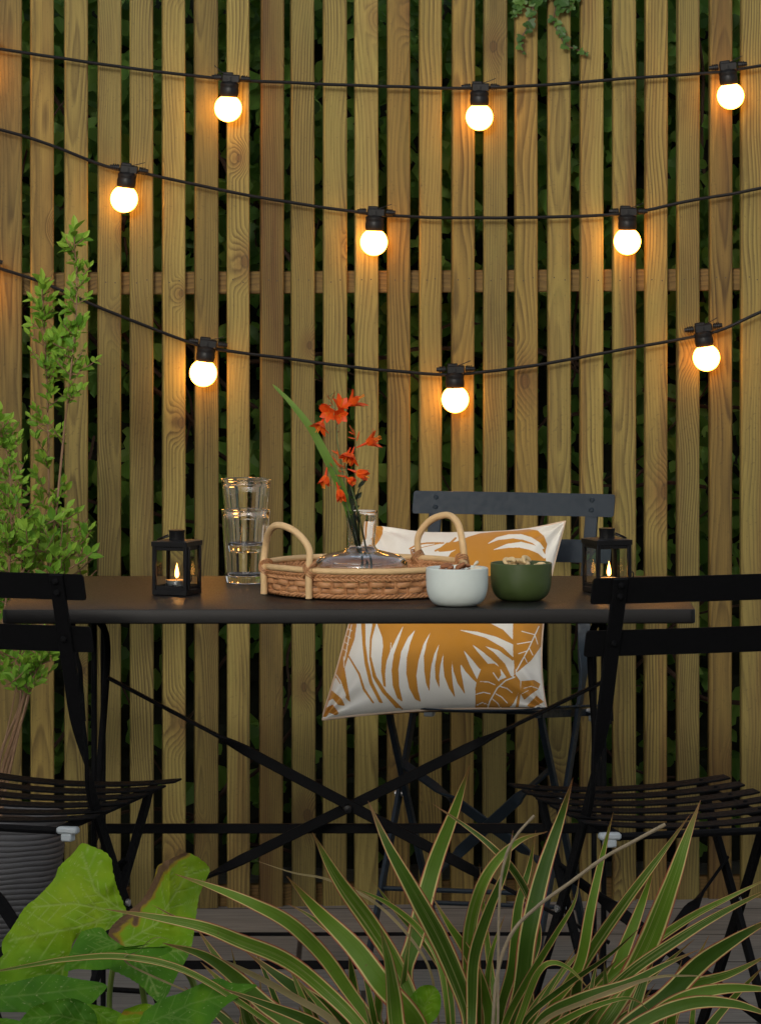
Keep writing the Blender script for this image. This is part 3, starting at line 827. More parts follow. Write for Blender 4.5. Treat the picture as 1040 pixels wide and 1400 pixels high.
# ---- lanterns
def lantern(label, px, D, rz, size, hgt, ring_side):
    root = empty('lantern', (px2x(px, D), D, ZT), rz); tag(root, label, 'lantern', 'small black tealight lanterns on the table')
    a = size / 2; b = .0065
    mb = MB(); mb.box((0, 0, .005), (size, size, .010), ch=.001); mb.build('base', M['lantern'], root)
    for sx in (-1, 1):
        for sy in (-1, 1):
            mb = MB(); mb.box((sx * (a - b / 2), sy * (a - b / 2), hgt / 2 + .003), (b, b, hgt - .012), ch=.0008); mb.build('corner_post', M['lantern'], root)
    mb = MB()
    n = 4
    lo = hgt - .009
    loops = [[(-a - .001, -a - .001, lo), (a + .001, -a - .001, lo), (a + .001, a + .001, lo), (-a - .001, a + .001, lo)],
             [(-a - .001, -a - .001, lo + .008), (a + .001, -a - .001, lo + .008), (a + .001, a + .001, lo + .008), (-a - .001, a + .001, lo + .008)],
             [(-a * .8, -a * .8, lo + .0095), (a * .8, -a * .8, lo + .0095), (a * .8, a * .8, lo + .0095), (-a * .8, a * .8, lo + .0095)]]
    for lp in loops:
        for p in lp: mb.vert(p)
    for k in range(2):
        for q in range(4):
            r_ = (q + 1) % 4; mb.face((k * 4 + q, k * 4 + r_, k * 4 + 4 + r_, k * 4 + 4 + q))
    mb.face((3, 2, 1, 0)); mb.face((8, 9, 10, 11))
    roof = mb.build('roof', M['lantern'], root, sm=False)
    mb = MB(); r0 = .0135; zt = lo + .009
    mb.lathe([(r0, 0), (r0, .002), (r0 * .95, .0025), (r0 * .95, .012), (r0 * 1.0, .0145), (r0 * 1.02, .017), (.0, .0175)], 24, (0, 0, zt)); mb.build('chimney_cap', M['lantern'], roof)
    mb = MB(); pts = []
    for q in range(33):
        w = math.pi * (q / 32) ; pts.append((ring_side * (.008 + .026 * math.sin(w)), .0165 * math.cos(w), zt + .010 - .010 * math.sin(w)))
    mb.tube(pts, .0012, 6); mb.build('ring_handle', M['lantern'], roof)
    # glazed sides with thin inner frames
    for k in range(4):
        Rz = Matrix.Rotation(k * math.pi / 2, 3, 'Z')
        mb = MB(); mb.box(Rz @ Vector((0, -a + .0035, hgt / 2)), (size - 2 * b + .001, .0014, hgt - .022), Rz)
        pn = mb.build('glass_pane', M['pane'], root)
        for zz in (.0125, hgt - .0125):
            mb = MB(); mb.box(Rz @ Vector((0, -a + .0025, zz)), (size - 2 * b, .003, .006), Rz, ch=.0006); mb.build('pane_frame', M['lantern'], pn)
    # door frame with a hook latch on one side
    Rz = Matrix.Rotation(math.pi / 2, 3, 'Z')
    dr = None
    for xx in (-1, 1):
        mb = MB(); mb.box(Rz @ Vector((xx * (a - b - .002), -a - .0008, hgt / 2)), (.006, .003, hgt - .018), Rz, ch=.0006); dr = mb.build('door_frame', M['lantern'], root)
    mb = MB(); pts = [Rz @ Vector((-(a - b), -a - .003, hgt * .26 + .0)), Rz @ Vector((-(a - b), -a - .006, hgt * .30)), Rz @ Vector((-(a - b) , -a - .006, hgt * .36)), Rz @ Vector((-(a - b) + .004, -a - .0055, hgt * .385)), Rz @ Vector((-(a - b) + .007, -a - .004, hgt * .36))]
    mb.tube(catmull([tuple(p) for p in pts], 20), .0011, 6); mb.build('hook_latch', M['lantern'], dr)
    # the tealight inside is a thing of its own
    c = root.location + Vector((0, 0, .0104)) + Matrix.Rotation(rz, 3, 'Z') @ Vector((.002, -.004, 0))
    t = empty('tealight', c); tag(t, 'burning white tealight inside the ' + ('left lantern, beside the stacked tumblers' if px < 500 else 'right lantern, in front of the charcoal chair'), 'candle', 'burning tealights in the lanterns')
    mb = MB(); mb.lathe([(.0185, 0), (.019, .001), (.019, .0135), (.0183, .0135), (.0183, .0115)], 28); mb.build('cup', M['tin'], t)
    mb = MB(); mb.lathe([(.0182, .004), (.0182, .0125), (.016, .0121), (.006, .0115), (.0, .0112)], 28); mb.build('wax', M['wax'], t)
    mb = MB(); mb.tube([(0, 0, .011), (.0003, 0, .016), (.0012, 0, .0195)], .0007, 6); wk = mb.build('wick', M['wick'], t)
    mb = MB(); mb.lathe([(.0, .0165), (.0020, .0175), (.0034, .0205), (.0036, .0240), (.0029, .029), (.0017, .0345), (.0006, .039), (.0, .042)], 16, cap0=False)
    mb.build('flame', M['flame'], wk)
    return root
lantern('small black lantern with a lit tealight, left of the stacked tumblers', 242, 10.62, R(-22), .062, .089, -1)
lantern('small black lantern with a lit tealight, behind the right front chair, ring handle drooping right', 829, 10.66, R(22), .062, .089, 1)

# ---- stacked tumblers
def tumbler(label, c, h, r0=.0335, r1=.0405):
    root = empty('tumbler', c); tag(root, label, 'glass', 'stacked clear tumblers')
    w = .0022; mb = MB()
    def ro(z): return r0 + (r1 - r0) * (z / h)
    prof = [(.0, .0022), (r0 * .8, .0018), (r0 * .9, 0), (r0 * .97, .001), (r0, .004)]
    prof += [(ro(h * k / 8), h * k / 8) for k in range(1, 8)] + [(ro(h) + .0003, h - .0045), (ro(h) + .0010, h - .0030), (ro(h) + .0010, h - .0015), (ro(h) + .0002, h - .0003), (ro(h) - .0012, h), (ro(h) - .0026, h - .0006), (ro(h) - .0032, h - .0022), (ro(h) - .0026, h - .0045)]
    prof += [(ro(h * k / 8) - w, h * k / 8) for k in range(7, 1, -1)] + [(ro(.016) - w, .016), (r0 * .8, .0125), (r0 * .5, .0115), (.0, .011)]
    mb.lathe(prof, 56, cap0=False)
    mb.build('glass_wall', M['glass'], root)
    return root
tumbler('clear tumbler standing on the table, lower one of the stacked pair', (px2x(336, 10.86), 10.86, ZT), .124)
tumbler('clear empty tumbler nested in the other one, on top of the pair', (px2x(336.5, 10.86), 10.86, ZT + .052), .1235, .0300, .0412)

# ---- wicker tray
BC = Vector((px2x(498, 10.65), 10.65, ZT)); BR = .1625
tray = empty('wicker_tray', BC); tag(tray, 'round woven wicker tray with two cane handles, holding the glass vase', 'basket')
random.seed(31)
mb = MB(); mb.lathe([(.0, .001), (BR - .008, .001), (BR - .006, .004), (BR - .008, .006), (.0, .006)], 72, cap0=False)
mb.build('base', M['wicker'], tray)
NS = 46
wall = MB()
for k in range(NS):
    w = 2 * math.pi * k / NS + random.uniform(-.012, .012)
    for dw in (-.011, .011):
        wall.t = random.uniform(.1, .7)
        pts = [(math.cos(w + dw) * (BR - .004 + .006 * t), math.sin(w + dw) * (BR - .004 + .006 * t), .003 + .046 * t) for t in (0, .25, .5, .75, 1)]
        wall.tube(pts, .0020, 6, caps=False)
def weaver(z, amp, ph, ry, rz_, n=NS * 8, wob=.0012, rad=0.0, step=.5):
    wall.t = random.uniform(.35, .9)
    pts = []
    for q in range(n):
        w = 2 * math.pi * q / n
        f = math.sin(w * NS * step + ph)
        f = math.copysign(abs(f) ** .6, f)
        r = BR - .004 + .006 * (z / .05) + rad + amp * f
        pts.append((r * math.cos(w), r * math.sin(w), z + wob * noise.noise(Vector((w * 9, z * 900, 3)))))
    wall.tube(pts, 1.0, 6, closed=True, ecc=(rz_, ry), up=(0, 0, 1))
for i, z in enumerate((.0150, .0250)):
    weaver(z, .0046, math.pi * i, .0018, .0043)
# rope-like borders at the top and bottom: pairs of strands twisted round each other
def rope(z, r_, n_tw, phs, rad, sq=.0024):
    for ph in phs:
        wall.t = random.uniform(.3, .85); pts = []; n = NS * 10
        for q in range(n):
            w = 2 * math.pi * q / n; a = w * n_tw + ph
            r = BR + rad + .006 * (z / .05) - .004 + .0026 * math.cos(a)
            pts.append((r * math.cos(w), r * math.sin(w), z + sq * math.sin(a)))
        wall.tube(pts, r_, 6, closed=True)
rope(.0395, .0019, 40, (0, 2.1, 4.2), .0015)
rope(.0340, .0019, -40, (0, 2.1, 4.2), .0015)
rope(.0060, .0020, 36, (0, 2.1, 4.2), .001)
wall.build('woven_wall', M['wicker'], tray)
mb = MB(); pts = []
for q in range(140):
    w = 2 * math.pi * q / 140; r = BR + .004 + .0012 * noise.noise(Vector((math.cos(w) * 3, math.sin(w) * 3, 0)))
    pts.append((r * math.cos(w), r * math.sin(w), .0475 + .0012 * noise.noise(Vector((math.cos(w) * 2, math.sin(w) * 2, 5)))))
mb.t = .7; mb.tube(pts, .0052, 10, closed=True, up=(0, 0, 1)); mb.build('rim', M['cane'], tray)
for a0, a1, top in ((-121.6, -163.4, .119), (58.4, 16.6, .121)):
    A = Vector((math.cos(R(a0)), math.sin(R(a0)), 0)); B = Vector((math.cos(R(a1)), math.sin(R(a1)), 0)); rr = BR + .0095
    mid = (A + B).normalized()
    pa = [A * rr + Vector((0, 0, .002)), A * rr + Vector((0, 0, .02)), A * (rr + .001) + Vector((0, 0, .048)), A * rr * .97 + B * .0 + Vector((0, 0, .082)) + mid * .003]
    Tp = mid * (rr + .002) + Vector((0, 0, top))
    sh1 = (A * rr).lerp(B * rr, .20) + mid * .006 + Vector((0, 0, top - .011)); sh2 = (A * rr).lerp(B * rr, .80) + mid * .006 + Vector((0, 0, top - .011))
    pb = [B * rr * .97 + Vector((0, 0, .082)) + mid * .003, B * (rr + .001) + Vector((0, 0, .048)), B * rr + Vector((0, 0, .02)), B * rr + Vector((0, 0, .002))]
    mb = MB(); mb.t = .8
    mb.tube(catmull([tuple(p) for p in pa + [sh1, Tp, sh2] + pb], 70), [.0058 + .0003 * noise.noise(Vector((q * .3, a0, 0))) for q in range(71)], 10); hd_ = mb.build('handle', M['cane'], tray)
    for V in (A, B):
        mb = MB(); side = Vector((-V.y, V.x, 0)); c = V * (BR + .0065) + Vector((0, 0, .0475))
        for sg in (-1, 1):
            for off in (-.0032, 0, .0032):
                pts = []
                for q in range(25):
                    w = 2 * math.pi * q / 24
                    pts.append(c + V * (.0105 * math.cos(w)) + side * (sg * .0085 * math.sin(w * 1.0) + off * .7) + Vector((0, 0, .0095 * math.sin(w) + off)))
                mb.t = random.uniform(.2, .6); mb.tube(pts, .0013, 5, closed=False)
        mb.build('binding', M['wicker'], hd_)

# ---- bud vase in the tray
VC = Vector((px2x(494, 10.65), 10.65, ZT + .0066))
vase = empty('glass_vase', VC); tag(vase, 'clear squat glass vase with a tall flared neck, standing in the wicker tray', 'vase')
out = [(.0, .0015), (.030, .0008), (.045, .002), (.062, .010), (.0725, .022), (.0768, .036), (.0745, .046), (.064, .0545), (.046, .0600), (.032, .0635), (.0250, .0670), (.0225, .072), (.0226, .080), (.0238, .095), (.0256, .115), (.0268, .1265), (.0270, .128)]
inn = [(.0256, .128), (.0250, .1255), (.0238, .113), (.0220, .095), (.0208, .080), (.0206, .072), (.0232, .0655), (.031, .0612), (.045, .0575), (.0622, .0522), (.0718, .0445), (.0738, .036), (.0698, .0230), (.060, .0125), (.044, .0055), (.03, .0045), (.0, .0052)]
def fine(pr):
    return [p for p in catmull(pr, 60)]
mb = MB(); mb.lathe(fine(out)[:-1] + [(.0268, .1288), (.0262, .1290), (.0257, .1284)] + fine(inn)[1:], 64, VC * 0, cap0=False)
mb.build('vase_body', M['glass'], vase)

mb = MB(); wz = .0595
wat = [(.0, .0048), (.03, .0041), (.044, .0051)] + [(r + .0004, z) for r, z in catmull(inn, 60) if .0055 < z < wz and r > .03][::-1]
wat = sorted(wat, key=lambda q: q[1]); wat = [(.0, .0044)] + [q for q in wat if q[0] > .001] + [(.0, wat[-1][1] + .0003)]
mb.lathe(wat, 64, cap0=False); wt = mb.build('vase_water', M['water']); wt.location = VC; tag(wt, 'clear water filling the squat body of the glass vase', 'water')

# ---- crocosmia: stems, blossoms, one sword leaf
def mat_petal():
    t = NT('orange_petal'); at = t.new('ShaderNodeAttribute', attribute_name='tone').outputs['Fac']
    n = t.noise(t.coord(), 260, 2)
    col = t.ramp(t.m('ADD', at, t.m('MULTIPLY', t.m('SUBTRACT', n[0], .5), .25)), [(0, (.85, .30, .03)), (.35, (.88, .135, .014)), (1, (.74, .065, .010))])
    t.set(col=col, rough=.4, spec=.3)
    tr = t.new('ShaderNodeBsdfTranslucent'); t.l.new(col, tr.inputs[0]); mx = t.new('ShaderNodeMixShader'); mx.inputs[0].default_value = .35
    t.l.new(t.bsdf.outputs[0], mx.inputs[1]); t.l.new(tr.outputs[0], mx.inputs[2]); t.l.new(mx.outputs[0], t.out.inputs[0])
    return t.mat
M['petal'] = mat_petal()
def fpx(u, v): return (350 + u / 4.952, 520 + v / 4.952)
FDp = 10.645
def fl(u, v, dd=0.0): return P(*fpx(u, v), FDp + dd)
def blossom(parent, o, base, direction, L, openr, seed):
    random.seed(seed); mb = MB(); d = Vector(direction).normalized(); a = d.orthogonal().normalized(); b = d.cross(a)
    rot = random.uniform(0, 6)
    tb = [Vector(base) - o + d * (L * .52 * k / 5) + Vector((0, 0, .0)) for k in range(6)]
    mb.t = .9; mb.tube(tb, [.0010, .0012, .0015, .0019, .0023, .0027], 7)
    thr = tb[-1]
    for k in range(6):
        w = rot + k * math.pi / 3; rad = a * math.cos(w) + b * math.sin(w); sd = d.cross(rad)
        l = L * .68 * random.uniform(.9, 1.15); row = []
        for q in range(6):
            t = q / 5
            c = thr + d * (l * (t - .30 * openr * t * t)) + rad * (.0024 + l * openr * (.55 * t + .35 * t * t))
            wd = .0056 * math.sin(math.pi * min(1, .22 + .78 * t)) ** .8 + .0004
            mb.t = .2 + .7 * t
            m_ = mb.vert(c - rad * .0006 * 0); l_ = mb.vert(c + sd * wd + d * .0008); r_ = mb.vert(c - sd * wd + d * .0008); row.append((l_, m_, r_))
        for q in range(5):
            A, B = row[q], row[q + 1]
            mb.face((A[0], A[1], B[1], B[0])); mb.face((A[1], A[2], B[2], B[1]))
    for k in range(3):
        w = random.uniform(0, 6); e = thr + d * (L * .75) + (a * math.cos(w) + b * math.sin(w)) * .003; mb.t = 0
        mb.tube([thr, thr.lerp(e, .5), e], [.0004, .0004, .0008], 4)
    mb.build('blossom', M['petal'], parent)
def bud(mb, o, base, d, L, r, tone):
    base = Vector(base) - o; d = Vector(d).normalized(); mb.t = tone
    mb.tube([base, base + d * L * .3, base + d * L * .7 + Vector((0, 0, L * .06)), base + d * L + Vector((0, 0, L * .12))], [r * .5, r, r * .9, r * .15], 6)
M['bud'] = mat_leaf('flower_bud', (.10, .05, .015), (.40, .07, .012), (.62, .10, .02), .15)
def crocosmia(label, path, blossoms, buds, dd):
    o = fl(*path[0], dd); root = empty('flower_stem', o); tag(root, label, 'flower', 'orange flower stems in the vase')
    mb = MB(); pts = catmull([tuple(fl(u, v, dd + .004 * math.sin(k)) - o) for k, (u, v) in enumerate(path)], 50)
    mb.tube(pts, [lerp(.0017, .0006, q / 50) for q in range(51)], 7); mb.build('stalk', M['flowerstem'], root)
    for k, (bu, bv, tu, tv, dz, sz, op) in enumerate(blossoms):
        A = fl(bu, bv, dd); B = fl(tu, tv, dd + dz); blossom(root, o, A, B - A, (B - A).length * sz, op, int(bu + bv))
    for (bu, bv, tu, tv, r, tone) in buds:
        A = fl(bu, bv, dd); B = fl(tu, tv, dd - .002)
        mb = MB(); bud(mb, o, A, B - A, (B - A).length, r, tone); mb.build('bud', M['bud'], root)
crocosmia('stem of orange flowers reaching highest, its blossoms beside the leaf tip', [(745, 1290), (700, 1130), (655, 960), (610, 770), (575, 560), (548, 390), (552, 250), (520, 180), (490, 120), (535, 78)],
    [(555, 215, 690, 120, -.006, 1.0, .75), (530, 200, 480, 225, -.022, 1.0, .9), (548, 230, 585, 150, -.018, 1.0, .8), (470, 230, 425, 330, -.012, 1.0, .9), (505, 170, 455, 190, -.012, .9, .6), (548, 215, 570, 240, -.02, 1.0, .9)],
    [(548, 270, 535, 262, .0014, .1), (545, 300, 560, 292, .0014, .1), (548, 330, 535, 320, .0013, .1), (546, 355, 562, 345, .0013, .1), (545, 385, 555, 372, .0013, .1), (520, 170, 505, 130, .0012, .2), (515, 130, 535, 75, .0012, .1), (500, 130, 478, 100, .0011, .15), (470, 225, 425, 175, .0014, .8), (565, 500, 510, 480, .0017, .9), (570, 530, 545, 475, .0016, .85), (575, 590, 510, 520, .0018, .7), (590, 600, 550, 575, .0014, .5), (600, 620, 545, 615, .0014, .5), (600, 600, 600, 560, .0013, .4), (580, 570, 575, 540, .0013, .3)], 0.0)
crocosmia('stem of orange flowers leaning right, with the lowest drooping blossoms', [(770, 1290), (740, 1120), (700, 930), (655, 760), (620, 640), (610, 580), (650, 500), (680, 430), (665, 370), (630, 310)],
    [(665, 450, 632, 545, -.014, 1.0, .85), (680, 455, 810, 400, -.008, 1.0, .7), (620, 600, 735, 640, -.006, 1.0, .45), (640, 455, 600, 540, -.012, .9, .8), (600, 650, 660, 690, -.01, .9, .4)],
    [(680, 410, 700, 350, .0017, .9), (668, 375, 655, 330, .0014, .5), (660, 365, 625, 350, .0013, .6), (655, 350, 632, 305, .0013, .3), (672, 395, 620, 390, .0014, .8), (615, 650, 535, 650, .0017, .8), (600, 590, 560, 570, .0013, .6)], -.012)
crocosmia('short orange flower stem with two blossoms hanging by the sword leaf', [(720, 1290), (690, 1100), (640, 940), (600, 800), (570, 700), (520, 590), (480, 580)],
    [(480, 590, 462, 700, -.01, 1.0, .6), (545, 690, 575, 795, -.02, 1.0, .3)],
    [(575, 720, 540, 720, .0015, .8), (520, 590, 500, 560, .0013, .5)], -.016)
def ribbon(mb, pts3, widths, face, tones=None, fold=.15, nc=4):
    """leaf blade along pts3; face: preferred facing direction"""
    n = len(pts3); rows = []
    for i in range(n):
        p = Vector(pts3[i]); t = (Vector(pts3[min(i + 1, n - 1)]) - Vector(pts3[max(i - 1, 0)])).normalized()
        f = Vector(face if not isinstance(face, list) else face[i]); f = (f - t * f.dot(t)).normalized(); s_ = t.cross(f); row = []
        for k in range(-nc, nc + 1):
            u = k / nc
            row.append(mb.vert(p + s_ * (u * widths[i] / 2) + f * (fold * abs(u) * widths[i] / 2), tones[i] if tones else None))
            if mb.uv is not None: mb.uv.append((u * .5 + .5, i / (n - 1)))
        rows.append(row)
    for i in range(n - 1):
        for k in range(2 * nc):
            mb.face((rows[i][k], rows[i][k + 1], rows[i + 1][k + 1], rows[i + 1][k]))
M['swordleaf'] = mat_leaf('sword_leaf', (.06, .14, .02), (.11, .22, .035), (.17, .28, .06), .3, .4)
pth = [(715, 1280), (690, 1110), (650, 950), (600, 800), (560, 700), (520, 610), (450, 470), (370, 325), (250, 170), (170, 85), (112, 28)]
o = fl(*pth[0]); mb = MB()
cv = catmull([tuple(fl(u, v, -.004) - o) for u, v in pth], 50)
wd = [.0035 + .0125 * math.sin(math.pi * min(1, (q / 50) ** .9)) ** .85 if q < 50 else .0005 for q in range(51)]
ribbon(mb, cv, wd, (.3, -1, .3), [.3 + .5 * q / 50 for q in range(51)], .18, 2)
lf = mb.build('sword_leaf', M['swordleaf']); lf.location = o; tag(lf, 'single long green sword-shaped leaf standing in the vase, leaning left', 'leaf')
# dark foliage at the neck
mb = MB(); random.seed(8)
o = fl(660, 900)
for k in range(16):
    u, v = random.uniform(600, 700), random.uniform(720, 960)
    d = Vector((random.gauss(0, .7), random.gauss(-.2, .3), random.gauss(.3, .7)))
    leaf(mb, fl(u, v, random.uniform(-.008, .008)) - o, d, (random.gauss(0, .5), -1, .3), random.uniform(.010, .022), random.uniform(.005, .010), random.uniform(0, .3))
for pts in ([(690, 1150), (700, 1000), (680, 870), (690, 760), (715, 700)], [(700, 1120), (660, 900), (630, 800), (640, 740)]):
    mb.t = .1; mb.tube(catmull([tuple(fl(u, v, -.003) - o) for u, v in pts], 20), .0011, 5)
M['darksprig'] = mat_leaf('dark_sprig', (.012, .018, .010), (.03, .04, .018), (.09, .10, .05), .1)
o2 = mb.build('dark_sprig', M['darksprig'], sm=False); o2.location = o; tag(o2, 'dark wilted leafy sprig in the neck of the vase below the flowers', 'sprig')

# ---- bowls of nuts
def bowl(label, px, D, r, h, mat):
    root = empty('bowl', (px2x(px, D), D, ZT)); tag(root, label, 'bowl', 'small stoneware bowls of nuts')
    out = [(.0, .0012), (r * .55, .0012), (r * .60, 0), (r * .66, .0008), (r * .80, .0055), (r * .91, .0135), (r * .972, .024), (r * .995, .036), (r, h - .004), (r * .995, h - .001), (r * .975, h)]
    inn = [(r * .955, h - .0005), (r * .94, h - .003), (r * .93, h - .012), (r * .90, h - .026), (r * .6, h - .031), (.0, h - .031)]
    mb = MB(); mb.lathe(out[:3] + catmull(out[2:], 26)[1:] + inn, 56, cap0=False)
    mb.build('bowl_body', mat, root); return root
b1 = bowl('pale grey-white stoneware bowl filled with brown nuts, nearest the table edge', 624.5, 10.395, .0502, .0615, M['whitebowl'])
b2 = bowl('olive green stoneware bowl filled with pale nuts', 712, 10.50, .0500, .0615, M['greenbowl'])
def almond_mesh(seed):
    random.seed(seed); mb = MB(); b0 = 0
    L = random.uniform(.0215, .025); W = L * .56
    prof = [(0, -L * .5), (.30, -L * .46), (.62, -L * .34), (.92, -L * .14), (1, .02 * L), (.9, L * .18), (.62, L * .35), (.28, L * .46), (0, L * .5)]
    mb.lathe([(max(.0001, r * W / 2), z) for r, z in catmull(prof, 18)], 14, fn=lambda p, w, r, z: Vector((p.x, p.y * .58, p.z)) * (1 + .03 * noise.noise(Vector((w * 2, z * 300, seed)))))
    return mb
def cashew_mesh(seed):
    random.seed(seed); mb = MB(); a = random.uniform(.006, .0085); pts = []; rs = []
    for q in range(15):
        t = q / 14; w = lerp(-1.5, 1.5, t); pts.append((a * math.cos(w) * 1.0, 0, a * 1.15 * math.sin(w))); rs.append(.0006 + .0036 * math.sin(math.pi * (.05 + .9 * t)) ** .7)
    mb.tube(pts, rs, 9, ecc=(1, .85), up=(1, 0, 0)); return mb
def fill(name, cat, label, group, meshes, mats, root, r, h, n, seed, rand_scale):
    random.seed(seed); protos = []
    for k in range(n):
        if k < len(meshes):
            o = meshes[k].build(name, mats); protos.append(o)
        else:
            o = protos[k % len(protos)].copy(); COL.objects.link(o)
        layer = 0 if k < n * .45 else (1 if k < n * .8 else 2)
        rr = (r * .80) * math.sqrt(random.random()) * (1, .95, .62)[layer]; w = random.uniform(0, 6.28)
        z = h - .0190 + layer * .0090 + random.uniform(-.0015, .0015) + .004 * (1 - rr / r)
        o.location = root.location + Vector((rr * math.cos(w), rr * math.sin(w), z))
        o.rotation_euler = (R(90) + random.gauss(0, .35), random.gauss(0, .5), random.uniform(0, 6.28))
        s_ = random.uniform(*rand_scale); o.scale = (s_, s_, s_)
        tag(o, label, cat, group)
fill('almond', 'nut', 'brown skinned nut heaped in the pale grey-white bowl', 'brown nuts in the pale bowl', [almond_mesh(k) for k in range(4)], M['almond'], b1, .0465, .0615, 30, 4, (.85, 1.05))
fill('cashew', 'nut', 'pale curved nut heaped in the olive green bowl', 'pale nuts in the green bowl', [cashew_mesh(k) for k in range(5)], M['cashew'], b2, .0465, .0615, 52, 6, (.8, 1.1))
random.seed(77)
for k, (dx, dy, dz) in enumerate(((.030, -.012, .0605), (.036, .002, .062), (.027, .010, .064))):
    o = cashew_mesh(20 + k).build('nut_piece', M['cream']); o.location = b1.location + Vector((dx, dy, dz)); o.rotation_euler = (R(80), random.uniform(-1, 1), random.uniform(0, 6)); o.scale = (.8,) * 3
    tag(o, 'creamy white nut piece among the brown nuts, right side of the pale bowl', 'nut', 'white pieces among the brown nuts')

# ================================================================== CUSHION
def inside(x, y, poly):
    c = False; j = len(poly) - 1
    for i in range(len(poly)):
        xi, yi = poly[i]; xj, yj = poly[j]
        if (yi > y) != (yj > y) and x < (xj - xi) * (y - yi) / (yj - yi) + xi: c = not c
        j = i
    return c
def segd(x, y, a, b):
    dx, dy = b[0] - a[0], b[1] - a[1]; L = dx * dx + dy * dy or 1e-9
    t = max(0, min(1, ((x - a[0]) * dx + (y - a[1]) * dy) / L)); return math.hypot(x - a[0] - t * dx, y - a[1] - t * dy)
def lo(pts): return [(430 + u / 2.971, 830 + v / 2.971) for u, v in pts]
def up_(pts): return [(500 + u / 3.586, 700 + v / 3.586) for u, v in pts]
ochre = []
# the big frond with its fingers (lower part), continuing up behind the table edge
ochre.append(lo([(250, 60), (262, 90), (275, 125), (278, 160), (272, 205), (270, 260), (279, 320), (289, 326), (286, 270), (292, 220), (305, 185), (335, 120), (362, 72),
 (345, 125), (322, 190), (312, 255), (317, 320), (335, 370), (358, 386), (343, 320), (340, 250), (352, 180), (378, 125), (408, 92),
 (388, 145), (374, 205), (372, 270), (384, 330), (408, 375), (432, 386), (419, 335), (413, 280), (421, 220), (442, 150), (472, 98),
 (456, 140), (443, 200), (445, 260), (452, 310), (466, 345), (468, 295), (473, 240), (486, 190), (507, 146),
 (496, 190), (488, 240), (490, 290), (507, 332), (506, 280), (512, 230), (523, 186),
 (521, 230), (526, 280), (545, 330), (571, 370), (561, 315), (556, 260), (557, 216),
 (563, 260), (580, 310), (611, 356), (601, 300), (593, 260), (592, 230),
 (611, 260), (640, 292), (663, 312), (657, 290), (628, 232), (603, 173),
 (640, 215), (668, 250), (700, 262), (720, 250), (690, 215), (660, 180), (637, 150),
 (680, 180), (740, 230), (779, 287), (796, 280), (772, 230), (725, 182), (690, 158),
 (745, 175), (805, 219), (806, 205), (765, 165), (695, 125), (583, 92),
 (660, 100), (735, 120), (808, 153), (802, 130), (765, 92), (700, 60), (560, -60), (430, -120), (330, -80), (290, 0)]))
ochre.append(lo([(188, 60), (206, 60), (207, 150), (216, 220), (236, 305), (278, 390), (262, 388), (222, 310), (203, 230), (194, 150)]))
ochre.append(lo([(236, 60), (252, 60), (232, 130), (229, 200), (250, 280), (292, 345), (360, 414), (330, 410), (272, 345), (236, 285), (222, 210), (224, 130)]))
ochre.append(lo([(132, 195), (142, 200), (185, 270), (204, 330), (244, 392), (236, 392), (195, 335), (178, 275)]))
# leaf along the left side, and the stripes near the lower left corner
ochre.append(lo([(100, 60), (172, 60), (162, 130), (140, 190), (122, 250), (134, 320), (146, 388), (128, 372), (108, 320), (86, 285), (70, 320), (40, 400), (10, 440), (60, 250)]))
ochre.append(lo([(66, 335), (110, 372), (124, 402), (96, 398), (74, 372), (50, 384)]))
ochre.append(lo([(44, 410), (74, 396), (100, 432), (84, 440), (60, 428), (48, 446), (26, 446)]))
# right-hand leaf, blob leaf and corner leaf
ochre.append(lo([(805, 60), (950, 60), (940, 110), (918, 160), (880, 215), (820, 266), (806, 210), (804, 130)]))
ochre.append(lo([(652, 440), (652, 330), (660, 290), (676, 250), (700, 230), (730, 229), (752, 246), (757, 275), (742, 300), (772, 288), (797, 280), (818, 290), (828, 322), (824, 356), (806, 392), (780, 420), (740, 440)]))
ochre.append(lo([(838, 300), (890, 296), (916, 312), (905, 336), (880, 352), (850, 378), (836, 352)]))
ochre.append(lo([(812, 270), (834, 300), (836, 350), (826, 420), (812, 420), (826, 350), (822, 305), (806, 280)]))
ochre.append(lo([(862, 400), (900, 360), (930, 385), (905, 398), (880, 412)]))
# upper part above the table
ochre.append(up_([(38, 150), (44, 70), (62, 62), (84, 74), (82, 105), (66, 140), (44, 168)]))
ochre.append(up_([(350, 186), (395, 150), (440, 146), (500, 122), (560, 104), (640, 96), (745, 90), (800, 84), (840, 90), (872, 118), (888, 158), (880, 185), (878, 215), (886, 262), (900, 400), (420, 420), (380, 260), (415, 200), (446, 182), (420, 190), (360, 196)]))
blank = [up_([(592, 158), (640, 124), (700, 109), (760, 108), (812, 124), (852, 150), (876, 182), (850, 178), (815, 152), (770, 136), (720, 129), (650, 137)]), up_([(618, 187), (690, 156), (760, 146), (820, 161), (862, 181), (882, 218), (874, 230), (842, 202), (800, 185), (750, 174), (690, 176)])]
thin = [(up_([(215, 180), (250, 160), (300, 152), (380, 152)]), 1.1), (up_([(340, 190), (380, 172), (415, 150), (440, 128)]), 1.3), (up_([(220, 186), (300, 168), (380, 150)]), .5),
        (lo([(818, 60), (812, 140), (812, 270)]), .9)]
